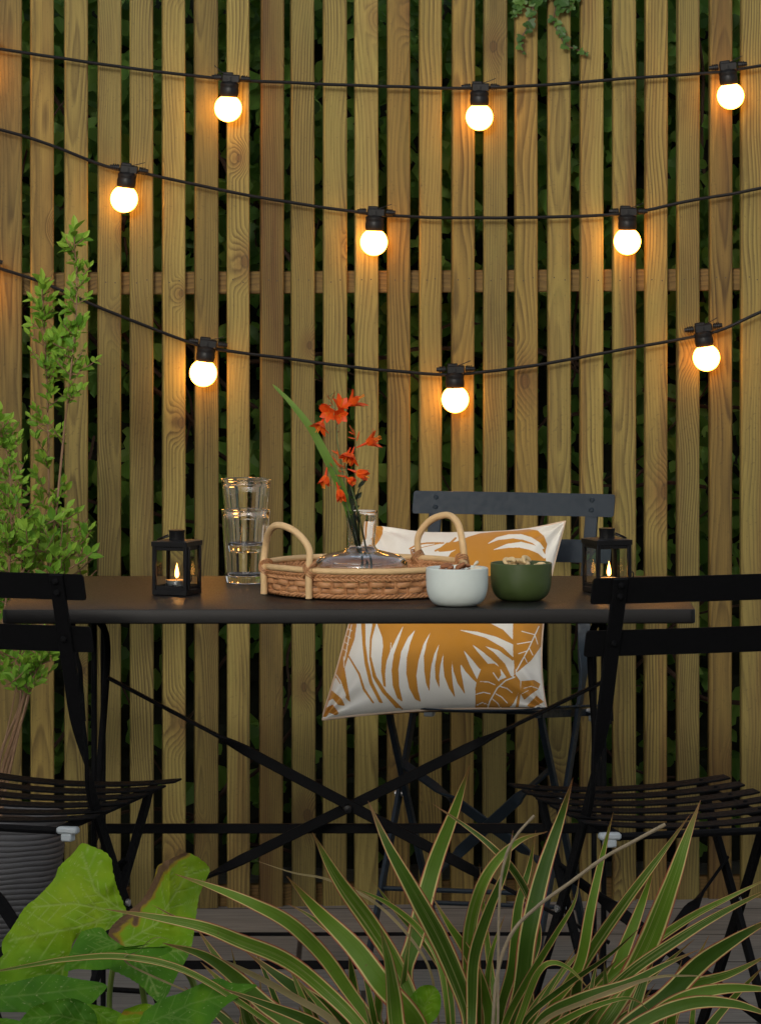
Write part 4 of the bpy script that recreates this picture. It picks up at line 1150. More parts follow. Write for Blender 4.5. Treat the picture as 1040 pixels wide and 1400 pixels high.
white = [(lo(q), w) for q, w in [
    ([(910, 78), (870, 165), (820, 256)], .9), ([(893, 112), (840, 98)], .7), ([(880, 140), (822, 150)], .7), ([(862, 178), (826, 190)], .7), ([(893, 112), (905, 150)], .7), ([(870, 165), (885, 195)], .7), ([(850, 200), (862, 225)], .7),
    ([(700, 414), (712, 380), (740, 330), (775, 298), (812, 284)], 1.0), ([(672, 302), (705, 304), (732, 316)], .8), ([(656, 354), (685, 346), (712, 352)], .8), ([(655, 400), (680, 388), (702, 396)], .8), ([(752, 322), (780, 330), (802, 348)], .8), ([(735, 352), (760, 366), (782, 390)], .8), ([(722, 374), (742, 390), (756, 412)], .8),
    ([(724, 266), (736, 284), (748, 300)], .8),
    ([(150, 72), (136, 140), (122, 215)], .8), ([(134, 88), (152, 96)], .7), ([(128, 116), (146, 126)], .7), ([(122, 142), (138, 152)], .7), ([(116, 170), (132, 180)], .7), ([(118, 200), (120, 245)], .7),
    ([(84, 270), (104, 300), (126, 360)], .9), ([(310, 145), (308, 186)], .6), ([(848, 330), (880, 322), (904, 330)], .6), ([(842, 352), (868, 338)], .6)]]
allp = [(p, min(q[0] for q in p), max(q[0] for q in p), min(q[1] for q in p), max(q[1] for q in p)) for p in ochre]
def pat(x, y):
    v = 0.0
    for p, a, b, c, d in allp:
        if a <= x <= b and c <= y <= d and inside(x, y, p): v = 1.0; break
    if v > .5 and y < 765 and any(inside(x, y, q) for q in blank): return 0.0
    if v < .5:
        for pl, w in thin:
            if any(segd(x, y, pl[k], pl[k + 1]) < w for k in range(len(pl) - 1)): return 1.0
    else:
        for pl, w in white:
            if any(segd(x, y, pl[k], pl[k + 1]) < w * .85 for k in range(len(pl) - 1)): return 0.0
    return v
def mat_cushion():
    t = NT('printed_cotton'); at = t.new('ShaderNodeAttribute', attribute_name='tone').outputs['Fac']; c = t.coord()
    f = t.maprange(at, .3, .7)
    wv = t.noise(c, 900, 2); bl = t.noise(c, 40, 3)
    cr = t.mix(wv[0], (.66, .63, .56), (.78, .75, .68)); oc = t.mix(wv[0], (.43, .175, .014), (.52, .225, .022))
    col = t.mix(f, cr, oc); col = t.mix(t.m('MULTIPLY', bl[0], .12), col, (.35, .28, .18))
    t.set(col=col, rough=.9, spec=.15, sheen=.15); t.bump(wv[0], .35, .0006); return t.mat
M['cotton'] = mat_cushion()
M['ochrecotton'] = mat_simple('ochre_cotton', (.53, .235, .026), .9, .12, 300, .3, bscale=900, spec=.15)
def cushion():
    BLp, BRp, TRp, TLp = (440, 984), (747, 970), (772, 713), (508, 719)
    C = [P(*BLp, 11.63), P(*BRp, 11.635), P(*TRp, 11.83), P(*TLp, 11.90)]
    o = (C[0] + C[1] + C[2] + C[3]) / 4
    nrm = ((C[1] - C[0]).cross(C[3] - C[0])).normalized()      # towards the camera
    if nrm.y > 0: nrm = -nrm
    root = empty('cushion', o); tag(root, 'off-white cushion printed with ochre palm leaves, leaning on the charcoal chair', 'cushion')
    N_ = 330
    def base(u, v):
        e = 4 * .016
        u2 = u + (.5 - u) * e * .85 * (4 * v * (1 - v)) * (abs(2 * u - 1) ** 3) * .5
        v2 = v + (.5 - v) * e * 1.6 * (4 * u * (1 - u)) * (abs(2 * v - 1) ** 3) * .5
        p = C[0] * (1 - u2) * (1 - v2) + C[1] * u2 * (1 - v2) + C[2] * u2 * v2 + C[3] * (1 - u2) * v2
        # the top edge sags between its corners
        p = p - Vector((.017 * smooth((u - .4) / .6) * math.sin(math.pi * v ** .8), 0, 0))
        p = p + Vector((0, 0, -.012 * smooth((v - .6) / .4) * (1 - (2 * u - 1) ** 2)))
        return p
    def puff(u, v):
        a = max(0, 4 * u * (1 - u)); b = max(0, 4 * v * (1 - v)); h = .078 * (a ** .55) * (b ** .55)
        for (cu, cv) in ((0, 0), (1, 0), (1, 1), (0, 1)):
            d = math.hypot((u - cu) * 1.0, v - cv); an = math.atan2(abs(v - cv), abs(u - cu))
            h += .0042 * math.sin(an * 11 + cu * 2 + cv) * smooth((.34 - d) / .25) * smooth(d / .06)
        # soft creases running in from the lower edge and the right side
        h += .0035 * noise.noise(Vector((u * 5, v * 3.2, 4))) * min(1, 3 * a) + .0035 * noise.noise(Vector((u * 13 + v * 4, v * 8, 1)))  * min(1, 3 * a) * min(1, 3 * b)
        h -= .010 * math.exp(-((v - .10 - .10 * u) / .035) ** 2) * smooth((u - .55) / .3) * min(1, 4 * a)
        return h
    mb = MB()
    for j in range(N_ + 1):
        v = j / N_
        for i in range(N_ + 1):
            u = i / N_; p = base(u, v) + nrm * puff(u, v)
            pj = p; px = XC + pj.x * F / pj.y; py = YH + (H - pj.z) * F / pj.y
            mb.vert(p - o, (pat(px - .28, py - .25) + pat(px + .28, py - .25) + pat(px - .28, py + .25) + pat(px + .28, py + .25)) / 4)
    for j in range(N_):
        for i in range(N_):
            a = j * (N_ + 1) + i; mb.face((a, a + 1, a + N_ + 2, a + N_ + 1))
    mb.build('front_panel', M['cotton'], root)
    mb = MB(); Nb = 60
    for j in range(Nb + 1):
        for i in range(Nb + 1):
            u, v = i / Nb, j / Nb; mb.vert(base(u, v) - nrm * puff(u, v) * .8 - o)
    for j in range(Nb):
        for i in range(Nb):
            a = j * (Nb + 1) + i; mb.face((a, a + Nb + 1, a + Nb + 2, a + 1))
    mb.build('back_panel', M['ochrecotton'], root)
    mb = MB(); pts = []
    for q in range(4 * 30):
        s_, t = divmod(q, 30); t /= 30
        u, v = ((t, 0), (1, t), (1 - t, 1), (0, 1 - t))[s_]; pts.append(base(u, v) - o)
    mb.tube(pts, .0022, 6, closed=True); mb.build('seam', M['cotton'], root)
    return root
cushion()

# ================================================================== POT AND SHRUB
PD = 11.75; PX = px2x(-22, PD)
pot = empty('ribbed_plant_pot', (PX, PD, 0.0)); tag(pot, 'grey ribbed plant pot holding the tall leafy shrub, at the left edge', 'plant pot')
mb = MB(); prof = []
nrib = 23
for k in range(nrib * 6 + 1):
    t = k / (nrib * 6); z = .235 * t
    r = .082 + .066 * (1 - (1 - t) ** 2.1)
    r += .0022 * abs(math.sin(math.pi * t * nrib)) ** .7
    prof.append((r, z))
rt = prof[-1][0]
prof = [(.0, 0), (.078, 0)] + prof + [(rt + .003, .237), (rt + .004, .246), (rt + .001, .250), (rt - .010, .250), (rt - .014, .225), (.0, .22)]
def wob(p, w, r, z):
    dz = .0035 * noise.noise(Vector((math.cos(w) * 1.8, math.sin(w) * 1.8, z * 26))) * (1 if .01 < z < .23 else 0)
    k = 1 + .008 * noise.noise(Vector((math.cos(w) * 2.5, math.sin(w) * 2.5, z * 45)))
    return Vector((p.x * k, p.y * k, p.z + dz))
mb.lathe(prof, 96, fn=wob, cap0=False)
M['pot'] = mat_simple('pot_grey', (.070, .070, .076), .55, .2, 30, .2, bscale=300)
mb.build('pot_body', M['pot'], pot)
mb = MB(); mb.lathe([(rt - .013, .231), (.06, .235), (.0, .237)], 30, cap0=False); mb.build('compost', M['soil'], pot, sm=False)

shrub = empty('potted_shrub', (PX, PD, .235)); tag(shrub, 'tall light green leafy shrub with slender stems, growing from the ribbed pot', 'shrub')
so = Vector(shrub.location); random.seed(42)
def sp(x, y, dd=0): return P(x, y, PD + dd) - so
stems = [([(-10, 1150), (2, 1060), (20, 1000), (38, 935), (55, 860), (66, 790), (78, 691), (87, 600), (97, 509), (104, 436), (105, 370), (102, 336)], 0.0, .0044, 430),
         ([(-14, 1150), (10, 1050), (40, 950), (60, 850), (67, 756), (67, 636), (65, 545), (62, 472), (60, 420), (58, 408)], .05, .0036, 500),
         ([(-30, 1150), (-20, 1000), (0, 880), (12, 790), (16, 700), (13, 640), (6, 605), (0, 588)], -.05, .0036, 760),
         ([(-5, 1150), (8, 1080), (30, 985), (45, 930), (62, 895)], -.09, .004, 930),
         ([(0, 1150), (0, 1040), (28, 960), (22, 900), (10, 850), (5, 800)], .10, .004, 960)]
mbs = MB(); mbl = MB()
def sprig(p0, d, L, tone0, nl, lsz):
    """short side shoot with pairs of leaves"""
    d = Vector(d).normalized(); pts = []; p = Vector(p0)
    for q in range(6):
        pts.append(p.copy()); p = p + d * (L / 5); d = (d + Vector((0, 0, .10))).normalized()
    mbs.tube([tuple(x) for x in pts], [.0012] * 5 + [.0005], 4, caps=False)
    for q in range(nl):
        t = (q + .6) / nl; k = min(4, int(t * 5)); pp = pts[k].lerp(pts[k + 1], t * 5 - k)
        for sg in (-1, 1):
            a = random.uniform(0, 6.28)
            sd = d.cross(Vector((math.cos(a), math.sin(a) * .6 - .5, .4))).normalized() * sg
            dv = d * random.uniform(.35, .9) + sd * random.uniform(.6, 1.0) + Vector((0, 0, random.uniform(-.15, .35)))
            s_ = lsz * random.uniform(.65, 1.25)
            leaf(mbl, pp, dv, (random.gauss(0, .5), -.7 + random.gauss(0, .4), .8), s_, s_ * random.uniform(.42, .58), min(1, max(0, tone0 + random.gauss(0, .22))), fold=.3, curl=random.uniform(0, .3))
    leaf(mbl, pts[-1], d, (random.gauss(0, .4), -.8, .5), lsz * .9, lsz * .42, min(1, tone0 + .25), fold=.35)
for pth, dd, r0, low in stems:
    cv = catmull([tuple(sp(x, y, dd + .02 * math.sin(x * .3))) for x, y in pth], 80)
    mbs.tube(cv, [lerp(r0, .0013, (q / 80) ** .8) * (1 + .12 * noise.noise(Vector((q * .5, r0 * 900, 0)))) for q in range(81)], 7)
    for q in range(6, 81):
        p = Vector(cv[q]); py = YH + (H - (p.z + so.z)) * F / (p.y + so.y)
        if q == 80: py = low - 1
        dens = 1.0 if py < low + 130 else .18
        if 830 < py < 1200: dens = 0.0 if py > 950 or low < 900 else .4
        if 600 < py < 700 and low < 600: dens = .45
        for rep_ in range(2):
            if random.random() > dens * .80: continue
            a = random.uniform(0, 6.28); tq = q / 80
            ln = random.uniform(.02, .062) * (1.0 if tq < .85 else .6)
            d = Vector((math.cos(a), math.sin(a) * .8, random.uniform(.15, .9)))
            sprig(p, d, ln, .45 + .25 * tq * random.random(), random.choice((2, 3, 3, 4)), random.uniform(.015, .024))
    sprig(cv[-1], (0, 0, 1), .03, .8, 3, .03)
# lower, wider skirt of shoots just above the table and below it
for k in range(80):
    x = random.triangular(-40, 140, 30); y = random.uniform(715, 815) + max(0, (x - 90)) * .3
    if x > 100 and random.random() < .4: y = random.uniform(768, 800)
    d = Vector((random.gauss(.1, .6), random.gauss(-.2, .5), random.uniform(.2, 1)))
    sprig(sp(x, y, random.uniform(-.12, .14)), d, random.uniform(.03, .06), random.uniform(.3, .85), random.choice((2, 3)), random.uniform(.018, .029))
for k in range(10):
    x = random.uniform(-30, 60); y = random.uniform(885, 950)
    sprig(sp(x, y, random.uniform(-.10, .1)), (random.gauss(.1, .6), -.2, random.uniform(.2, 1)), random.uniform(.03, .05), random.uniform(.3, .7), 2, random.uniform(.022, .031))
for tx, ty, bx, by in ((138, 752, 70, 800), (120, 708, 66, 770), (132, 780, 85, 812), (60, 720, 30, 800), (30, 900, 0, 1040), (60, 895, 36, 945)):
    mbs.tube(catmull([tuple(sp(bx, by)), tuple(sp((bx + tx) / 2, (by + ty) / 2 + 8, .01)), tuple(sp(tx, ty))], 12), .0014, 5)
mbl.build('foliage', M['shrubleaf'], shrub, sm=False); mbs.build('stems', M['stem'], shrub)

# ================================================================== FOREGROUND PLANTS
def mat_flax():
    t = NT('variegated_blade'); uvn = t.new('ShaderNodeUVMap'); u, v, _ = t.sep(uvn.outputs[0])
    at = t.new('ShaderNodeAttribute', attribute_name='tone').outputs['Fac']; c = t.coord()
    d = t.m('ABSOLUTE', t.m('SUBTRACT', t.m('MULTIPLY', u, 2.0), 1.0))
    st = t.noise(t.comb(t.m('MULTIPLY', u, 14.0), t.m('MULTIPLY', v, 1.2), t.m('MULTIPLY', at, 37.0)), 1.0, 3, .6)
    gn = t.noise(c, 18, 3)
    bl_ = t.m('FRACT', t.m('MULTIPLY', t.new('ShaderNodeObjectInfo').outputs['Random'], 13.7))
    dark = t.mix(bl_, t.mix(gn[0], (.028, .070, .008), (.060, .125, .014)), t.mix(gn[0], (.10, .21, .016), (.19, .32, .03)))
    pale = t.mix(gn[0], (.34, .36, .12), (.50, .49, .22))
    varg = t.m('FRACT', t.m('MULTIPLY', at, 7.31))
    inner = t.maprange(st[0], .54, .64)
    col = t.mix(t.m('MULTIPLY', inner, t.m('MULTIPLY', varg, .75)), dark, pale)
    wob_ = t.noise(t.comb(t.m('MULTIPLY', v, 7.0), at, t.m('SIGN', t.m('SUBTRACT', u, .5))), 1.0, 2)
    dm = t.m('ADD', d, t.m('MULTIPLY', t.m('SUBTRACT', wob_[0], .5), .18))
    col = t.mix(t.maprange(dm, .70, .79), col, (.66, .58, .22))
    col = t.mix(t.maprange(dm, .85, .92), col, (.42, .11, .06))
    tipf = t.maprange(v, .86, 1.0)
    col = t.mix(t.m('MULTIPLY', tipf, .75), col, (.26, .085, .045))
    bsp = t.noise(c, 120, 3, .6); col = t.mix(t.m('MULTIPLY', t.maprange(bsp[0], .66, .74), .5), col, (.16, .09, .03))
    dry = t.maprange(at, .90, .97)
    col = t.mix(t.m('MULTIPLY', dry, .85), col, (.34, .26, .13))
    t.set(col=col, rough=.45, spec=.2)
    rdg = t.noise(t.comb(t.m('MULTIPLY', u, 60.0), t.m('MULTIPLY', v, 1.0), at), 1.0, 2); t.bump(rdg[0], .25, .0012)
    tr = t.new('ShaderNodeBsdfTranslucent'); t.l.new(col, tr.inputs[0]); mx = t.new('ShaderNodeMixShader'); mx.inputs[0].default_value = .22
    t.l.new(t.bsdf.outputs[0], mx.inputs[1]); t.l.new(tr.outputs[0], mx.inputs[2]); t.l.new(mx.outputs[0], t.out.inputs[0])
    return t.mat
M['flax'] = mat_flax()
# (tip -> base in photo pixels, width px, tone, distance)
blades = [
 ([(503, 1095), (531, 1158), (569, 1227), (608, 1300), (640, 1385)], 34, .10, 8.45),
 ([(642, 1046), (623, 1104), (592, 1188), (567, 1285), (554, 1335)], 31, .02, 8.75),
 ([(427, 1138), (461, 1200), (508, 1265), (545, 1325)], 30, .26, 8.60),
 ([(392, 1198), (435, 1246), (485, 1296), (523, 1346), (569, 1400)], 38, .15, 8.50),
 ([(239, 1195), (294, 1214), (346, 1236), (395, 1262), (440, 1305), (480, 1360)], 27, .16, 8.55),
 ([(144, 1243), (208, 1253), (277, 1267), (329, 1287), (390, 1312), (440, 1350), (490, 1400)], 27, .27, 8.40),
 ([(208, 1237), (263, 1265), (310, 1280), (360, 1298), (420, 1340)], 15, .02, 8.62),
 ([(222, 1289), (277, 1306), (322, 1337), (360, 1372), (410, 1410)], 30, .14, 8.45),
 ([(335, 1300), (396, 1346), (454, 1385), (500, 1420)], 34, .005, 8.65),
 ([(519, 1266), (530, 1315), (537, 1365), (545, 1420)], 30, .25, 8.35),
 ([(392, 1235), (423, 1252), (465, 1285), (510, 1330)], 15, .13, 8.75),
 ([(479, 1211), (531, 1236), (573, 1271), (600, 1316)], 12, .13, 8.72),
 ([(508, 1202), (538, 1242), (580, 1290), (612, 1345)], 11, .14, 8.78),
 ([(590, 1225), (612, 1262), (645, 1315), (668, 1385)], 22, .01, 8.6),
 ([(748, 1137), (712, 1148), (680, 1175), (656, 1215), (641, 1275), (640, 1350)], 26, .4, 8.55),
 ([(701, 1135), (692, 1185), (668, 1245), (648, 1310), (645, 1380)], 22, .29, 8.42),
 ([(783, 1063), (767, 1115), (742, 1192), (722, 1277), (712, 1350)], 32, .15, 8.48),
 ([(732, 1135), (723, 1185), (708, 1240), (700, 1320)], 20, .28, 8.66),
 ([(590, 1098), (640, 1132), (672, 1158), (702, 1190), (726, 1235), (735, 1290)], 14, .13, 8.60),
 ([(838, 1110), (822, 1173), (806, 1246), (790, 1322)], 20, .005, 8.5),
 ([(792, 1196), (784, 1235), (757, 1280), (717, 1346), (690, 1400)], 15, .02, 8.38),
 ([(957, 1094), (938, 1146), (917, 1208), (888, 1285), (862, 1335), (830, 1390)], 40, .27, 8.5),
 ([(944, 1112), (902, 1169), (855, 1231), (802, 1308), (770, 1370)], 21, .12, 8.58),
 ([(896, 1177), (878, 1231), (855, 1292), (832, 1345)], 26, .14, 8.66),
 ([(1070, 1206), (986, 1248), (928, 1283), (860, 1330), (800, 1390)], 20, .26, 8.42),
 ([(1062, 1195), (1000, 1225), (940, 1256), (870, 1305), (810, 1360)], 16, .12, 8.6),
 ([(1070, 1248), (1005, 1284), (955, 1319), (909, 1365), (850, 1410)], 36, .005, 8.36),
 ([(1080, 1358), (1040, 1352), (986, 1352), (932, 1366), (880, 1400)], 26, .28, 8.33),
 ([(955, 1298), (909, 1319), (855, 1346), (794, 1366), (740, 1395)], 20, .155, 8.40),
 ([(978, 1336), (938, 1334), (888, 1338), (801, 1369), (736, 1402)], 8, .96, 8.30),
 ([(878, 1265), (832, 1306), (775, 1346), (717, 1396)], 11, .01, 8.34),
 ([(886, 1382), (870, 1368), (845, 1366), (790, 1385), (740, 1420)], 14, .14, 8.28),
 ([(808, 1356), (780, 1326), (755, 1316), (735, 1330), (715, 1380)], 14, .27, 8.32),
 ([(-30, 1331), (0, 1327), (45, 1319), (95, 1311), (170, 1308), (260, 1330), (370, 1400)], 11, .13, 8.38),
 ([(345, 1175), (400, 1193), (452, 1204), (520, 1240), (580, 1310)], 5, .97, 8.70),
 ([(242, 1287), (212, 1282), (190, 1300), (176, 1318)], 3, .98, 8.36),
 ([(270, 1300), (330, 1325), (400, 1362), (460, 1400)], 12, .99, 8.48),
 ([(300, 1350), (360, 1372), (430, 1400), (480, 1440)], 22, .3, 8.36),
 ([(1060, 1300), (1000, 1330), (930, 1352), (850, 1395)], 22, .13, 8.62),
 ([(1070, 1395), (1000, 1372), (930, 1375), (850, 1415)], 24, .15, 8.26),
 ([(690, 1250), (672, 1300), (664, 1350), (662, 1400)], 16, .4, 8.64),
 ([(655, 1180), (660, 1240), (668, 1310), (676, 1380)], 12, .26, 8.68)]
random.seed(99)
flax = empty('flax_clump', P(650, 1500, 8.6)); tag(flax, 'clump of sword-leaved variegated flax with cream and red leaf edges, in the foreground', 'plant')
fo = Vector(flax.location)
def blade(path, w, tone, D, parent, o):
    tip = path[0]; bx = lerp(path[-1][0], 640, .35)
    path = list(path) + [(lerp(path[-1][0], bx, .8), path[-1][1] + 65), (bx, path[-1][1] + 130)]
    n = 44; m = len(path)
    pts = []
    for k, (x, y) in enumerate(path):
        t = 1 - k / (m - 1)         # 0 at the base, 1 at the tip
        pts.append(tuple(P(x, y, D + .10 * (1 - t) + .03 * math.sin(k * 1.3 + w)) - o))
    cv = catmull(pts, n)[::-1]      # base -> tip
    sc_ = D / F; wd = []
    for q in range(n + 1):
        t = q / n
        f = (.62 + .38 * smooth(t / .5)) if t < .55 else max(.02, (1 - ((t - .55) / .45) ** 1.7))
        wd.append(w * .81 * sc_ * f)
    tilt = random.uniform(-.55, .55); face = []
    for q in range(n + 1):
        face.append(Vector((math.sin(tilt + .5 * (q / n - .5)), -1, .25)))
    mb = MB(); mb.uv = []
    ribbon(mb, cv, [x / max(.75, math.cos(tilt)) for x in wd], face, [tone] * (n + 1), .16, 5)
    b = mb.build('blade', M['flax'], parent)
    return b
for (pth, w, tone, D) in blades: blade(pth, w, tone, D, flax, fo)
# short inner blades that close the heart of the clump
for k in range(44):
    bx = random.uniform(330, 960); by = random.uniform(1400, 1440); L = random.uniform(60, 150); lean = random.gauss((bx - 640) / 420, .35)
    path = [(bx + lean * L, by - L), (bx + lean * L * .55, by - L * .62), (bx + lean * L * .2, by - L * .28), (bx, by)]
    blade(path, random.uniform(12, 28), random.choice((.005, .02, .13, .14, .26, .28)), random.uniform(8.5, 8.85), flax, fo)
# dry flower stalks sticking out of the clump
for pts, r in (([(909, 1127), (863, 1152), (825, 1173), (780, 1206), (736, 1238), (700, 1275), (680, 1330), (672, 1420)], .0024), ([(730, 1115), (706, 1142), (690, 1175), (682, 1240), (680, 1420)], .0018)):
    mb = MB(); cv = catmull([tuple(P(x, y, 8.3) - fo) for x, y in pts], 60)
    mb.tube(cv, [r * (1 + .35 * max(0, noise.noise(Vector((q * .45, r * 1e4, 0))))) for q in range(61)], 7); mb.build('dry_stalk', M['drystalk'], flax)

# ---- broad-leaved squash plant
def mat_squash():
    t = NT('squash_leaf'); at = t.new('ShaderNodeAttribute', attribute_name='tone').outputs['Fac']; c = t.coord()
    uvn = t.new('ShaderNodeUVMap'); br, hv, _ = t.sep(uvn.outputs[0])
    n = t.noise(c, 22, 4); n2 = t.noise(c, 75, 4, .65)
    f = t.m('ADD', at, t.m('MULTIPLY', t.m('SUBTRACT', n[0], .5), .35), clamp=True)
    col = t.ramp(f, [(0, (.030, .115, .010)), (.35, (.085, .24, .014)), (.65, (.185, .36, .012)), (1, (.33, .45, .018))])
    col = t.mix(t.m('MULTIPLY', t.maprange(n2[0], .60, .72), .18), col, (.35, .36, .10))
    col = t.mix(t.m('MULTIPLY', hv, .55), col, (.40, .50, .16))
    spk = t.noise(c, 190, 2); col = t.mix(t.m('MULTIPLY', t.maprange(spk[0], .66, .74), .5), col, (.45, .48, .22))
    bf = t.m('ADD', br, t.m('MULTIPLY', t.m('SUBTRACT', n2[0], .5), .7))
    col = t.mix(t.maprange(bf, .25, .5), col, (.34, .25, .02))
    col = t.mix(t.maprange(bf, .5, .75), col, t.mix(n2[0], (.05, .025, .010), (.26, .15, .075)))
    t.set(col=col, rough=.6, spec=.15)
    t.bump(t.m('ADD', n2[0], t.m('MULTIPLY', hv, 1.6)), .30, .003)
    tr = t.new('ShaderNodeBsdfTranslucent'); t.l.new(col, tr.inputs[0]); mx = t.new('ShaderNodeMixShader'); mx.inputs[0].default_value = .3
    t.l.new(t.bsdf.outputs[0], mx.inputs[1]); t.l.new(tr.outputs[0], mx.inputs[2]); t.l.new(mx.outputs[0], t.out.inputs[0])
    return t.mat
M['squash'] = mat_squash()
squash = empty('squash_plant', P(180, 1480, 8.8)); tag(squash, 'broad lobed green leaves of a squash plant, one curled and browning, lower left foreground', 'plant')
qo = Vector(squash.location)
def broad_leaf(outline, ctr, D, tone, veins, bend, brown=None, seed=1, label=None, dark=None):
    """outline in photo pixels, star-shaped round ctr; veins: list of pixel polylines"""
    NA, NR = 190, 46
    out = catmull([tuple(p) for p in outline + [outline[0]]], 900)[:-1]
    ang = sorted(((math.atan2(y - ctr[1], x - ctr[0]), math.hypot(x - ctr[0], y - ctr[1])) for x, y in out))
    rad = []
    for k in range(NA):
        a = -math.pi + 2 * math.pi * (k + .5) / NA; best = None; acc = 0; cnt = 0
        c1 = min(ang, key=lambda q: abs(q[0] - a)); rad.append(c1[1])
    mb = MB(); mb.uv = []
    # secondary veins branching off the main ones
    allv = [(v, 1.7) for v in veins]
    for v in veins:
        for k in range(len(v) - 1):
            for t in (.25, .55, .85):
                x = lerp(v[k][0], v[k + 1][0], t); y = lerp(v[k][1], v[k + 1][1], t); dx, dy = v[k + 1][0] - v[k][0], v[k + 1][1] - v[k][1]; L = math.hypot(dx, dy) or 1
                for sg in (-1, 1):
                    ca, sa = math.cos(.75 * sg), math.sin(.75 * sg); l2 = L * .55 * (1.1 - t * .4)
                    allv.append(([(x, y), (x + (dx * ca - dy * sa) / L * l2, y + (dx * sa + dy * ca) / L * l2)], .95))
    def put(x, y, rt):
        vd = min((min(segd(x, y, v[k], v[k + 1]) for k in range(len(v) - 1)) / w, w) for v, w in allv)
        hv = max(0, 1 - vd[0] / 1.15) * min(1, vd[1])
        nz = noise.noise(Vector((x * .035, y * .035, seed)))
        d = bend(x, y) + .006 * nz + .0016 * noise.noise(Vector((x * .11, y * .11, seed + 3)))
        d += .010 * (rt ** 4) * noise.noise(Vector((x * .06, y * .06, seed + 9)))
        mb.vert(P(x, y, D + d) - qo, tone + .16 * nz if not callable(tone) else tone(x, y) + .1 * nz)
        mb.uv.append((brown(x, y) if brown else 0.0, hv * (1.0 if callable(tone) else .35)))
    put(ctr[0], ctr[1], 0)
    for j in range(1, NR + 1):
        t = j / NR
        for k in range(NA):
            a = -math.pi + 2 * math.pi * (k + .5) / NA; r = rad[k] * t * (1 + .005 * t ** 3 * math.sin(k * 2.1) + (.012 * t ** 3 * noise.noise(Vector((k * .5, seed, 0)))))
            put(ctr[0] + r * math.cos(a), ctr[1] + r * math.sin(a), t)
    for k in range(NA): mb.face((0, 1 + k, 1 + (k + 1) % NA))
    for j in range(NR - 1):
        for k in range(NA):
            l = (k + 1) % NA; a = 1 + j * NA; mb.face((a + k, a + NA + k, a + NA + l, a + l))
    o = mb.build('leaf', M['squash'], squash)
    if label: o['label'] = label
    return o
# big left leaf
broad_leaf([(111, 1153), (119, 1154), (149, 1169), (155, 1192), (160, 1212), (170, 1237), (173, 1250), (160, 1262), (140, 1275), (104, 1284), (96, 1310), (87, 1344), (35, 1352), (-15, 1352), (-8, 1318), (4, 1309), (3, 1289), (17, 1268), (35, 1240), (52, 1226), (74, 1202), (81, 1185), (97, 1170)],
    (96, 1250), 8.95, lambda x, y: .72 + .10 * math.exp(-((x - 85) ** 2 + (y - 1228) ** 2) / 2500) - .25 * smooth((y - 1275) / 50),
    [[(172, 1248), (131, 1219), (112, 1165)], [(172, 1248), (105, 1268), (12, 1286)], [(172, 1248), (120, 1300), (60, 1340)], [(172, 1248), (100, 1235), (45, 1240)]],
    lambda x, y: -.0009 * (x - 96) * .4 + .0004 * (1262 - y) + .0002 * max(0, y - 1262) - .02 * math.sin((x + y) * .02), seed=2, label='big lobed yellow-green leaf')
# curled browning leaf
def brw(x, y):
    b = 0
    for a, c, r in (((238, 1170), (222, 1188), 7), ((222, 1188), (205, 1222), 6), ((205, 1222), (176, 1248), 7), ((176, 1248), (152, 1272), 9), ((150, 1280), (158, 1292), 9), ((190, 1240), (185, 1262), 5), ((255, 1166), (240, 1172), 5)):
        b = max(b, 1 - (segd(x, y, a, c) / r) * .5)
    return max(0, b)
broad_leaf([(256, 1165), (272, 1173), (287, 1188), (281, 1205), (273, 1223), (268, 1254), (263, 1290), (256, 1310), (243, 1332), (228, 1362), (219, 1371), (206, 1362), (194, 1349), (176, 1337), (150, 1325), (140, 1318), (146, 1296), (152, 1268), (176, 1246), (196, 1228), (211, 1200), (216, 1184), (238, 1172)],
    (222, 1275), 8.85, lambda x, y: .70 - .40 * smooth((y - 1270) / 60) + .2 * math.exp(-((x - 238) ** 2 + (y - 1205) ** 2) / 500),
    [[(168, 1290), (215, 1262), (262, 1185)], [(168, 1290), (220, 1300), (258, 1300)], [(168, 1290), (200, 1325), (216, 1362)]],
    lambda x, y: .0016 * abs(x - 232) * smooth((1280 - y) / 60) - .0012 * max(0, y - 1280), brown=brw, seed=5, label='curled green leaf with withered brown edge')
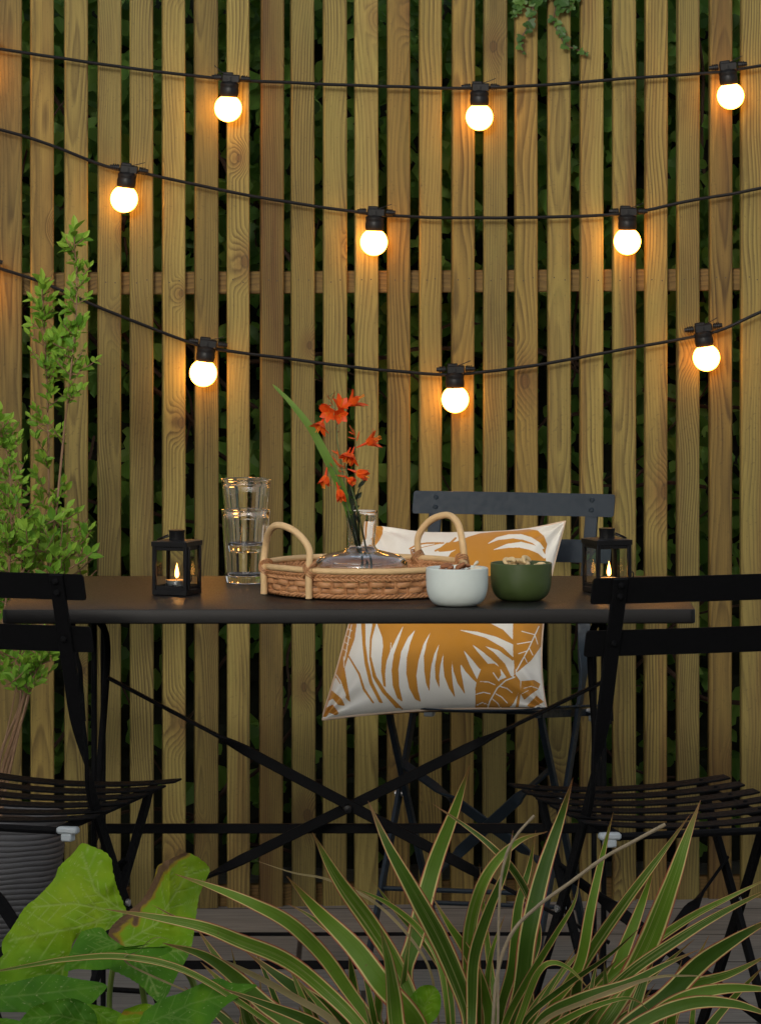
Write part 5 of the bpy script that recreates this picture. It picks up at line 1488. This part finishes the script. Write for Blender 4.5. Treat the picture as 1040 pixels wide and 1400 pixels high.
# shaded leaf in front
broad_leaf([(112, 1273), (138, 1268), (152, 1282), (178, 1296), (214, 1290), (236, 1298), (216, 1308), (172, 1312), (150, 1324), (130, 1326), (106, 1325), (88, 1326), (100, 1294)], (132, 1302), 8.72, .30,
    [[(160, 1290), (128, 1300), (98, 1322)], [(160, 1290), (138, 1280), (116, 1276)]], lambda x, y: -.0006 * (y - 1300), seed=7)
broad_leaf([(-20, 1352), (30, 1340), (69, 1332), (105, 1338), (145, 1346), (136, 1362), (118, 1376), (80, 1384), (30, 1384), (-20, 1380)], (60, 1360), 8.60, .26,
    [[(-20, 1366), (60, 1358), (140, 1348)]], lambda x, y: -.0012 * (y - 1355), seed=11)
broad_leaf([(196, 1384), (222, 1366), (245, 1358), (294, 1338), (318, 1344), (352, 1347), (328, 1362), (305, 1378), (280, 1405), (220, 1420), (190, 1408)], (260, 1378), 8.42, .30,
    [[(190, 1405), (262, 1372), (345, 1350)], [(220, 1390), (260, 1395)]], lambda x, y: -.0010 * (y - 1370), seed=13)
broad_leaf([(24, 1400), (44, 1378), (72, 1368), (104, 1366), (130, 1384), (128, 1410), (80, 1425), (30, 1420)], (82, 1394), 8.45, .22, [[(130, 1400), (80, 1388), (40, 1392)]], lambda x, y: 0, seed=17)
broad_leaf([(120, 1372), (150, 1378), (176, 1392), (190, 1412), (150, 1425), (118, 1412), (112, 1390)], (148, 1398), 8.58, .5, [[(120, 1375), (150, 1395), (180, 1412)]], lambda x, y: 0, seed=19)
broad_leaf([(170, 1380), (200, 1372), (222, 1384), (214, 1404), (182, 1412), (160, 1400)], (192, 1392), 8.52, .6, [[(165, 1395), (215, 1388)]], lambda x, y: 0, brown=lambda x, y: .55 * smooth((y - 1376) / 10) * smooth((1392 - y) / 8), seed=23)
broad_leaf([(562, 1360), (576, 1348), (592, 1348), (602, 1362), (600, 1385), (586, 1400), (566, 1396), (556, 1380)], (580, 1374), 8.55, .48, [[(575, 1398), (582, 1372), (594, 1352)], [(582, 1380), (562, 1366)]], lambda x, y: 0, seed=29)
broad_leaf([(10, 1392), (30, 1398), (40, 1420), (-20, 1425), (-20, 1395)], (10, 1408), 8.4, .3, [[(-20, 1400), (30, 1415)]], lambda x, y: 0, seed=31)
for pts, r in (([(172, 1248), (186, 1300), (200, 1400), (190, 1500)], .0045), ([(236, 1318), (262, 1338), (270, 1400), (230, 1500)], .005), ([(160, 1290), (150, 1380), (170, 1500)], .004), ([(580, 1396), (582, 1500)], .003), ([(70, 1370), (120, 1500)], .004)):
    mb = MB(); cv = catmull([tuple(P(x, y, 8.9) - qo) for x, y in pts], 24); mb.tube(cv, r, 8)
    M.setdefault('petiole', mat_leaf('petiole', (.07, .12, .02), (.14, .20, .04), (.2, .26, .07), .1)); mb.build('petiole', M['petiole'], squash)
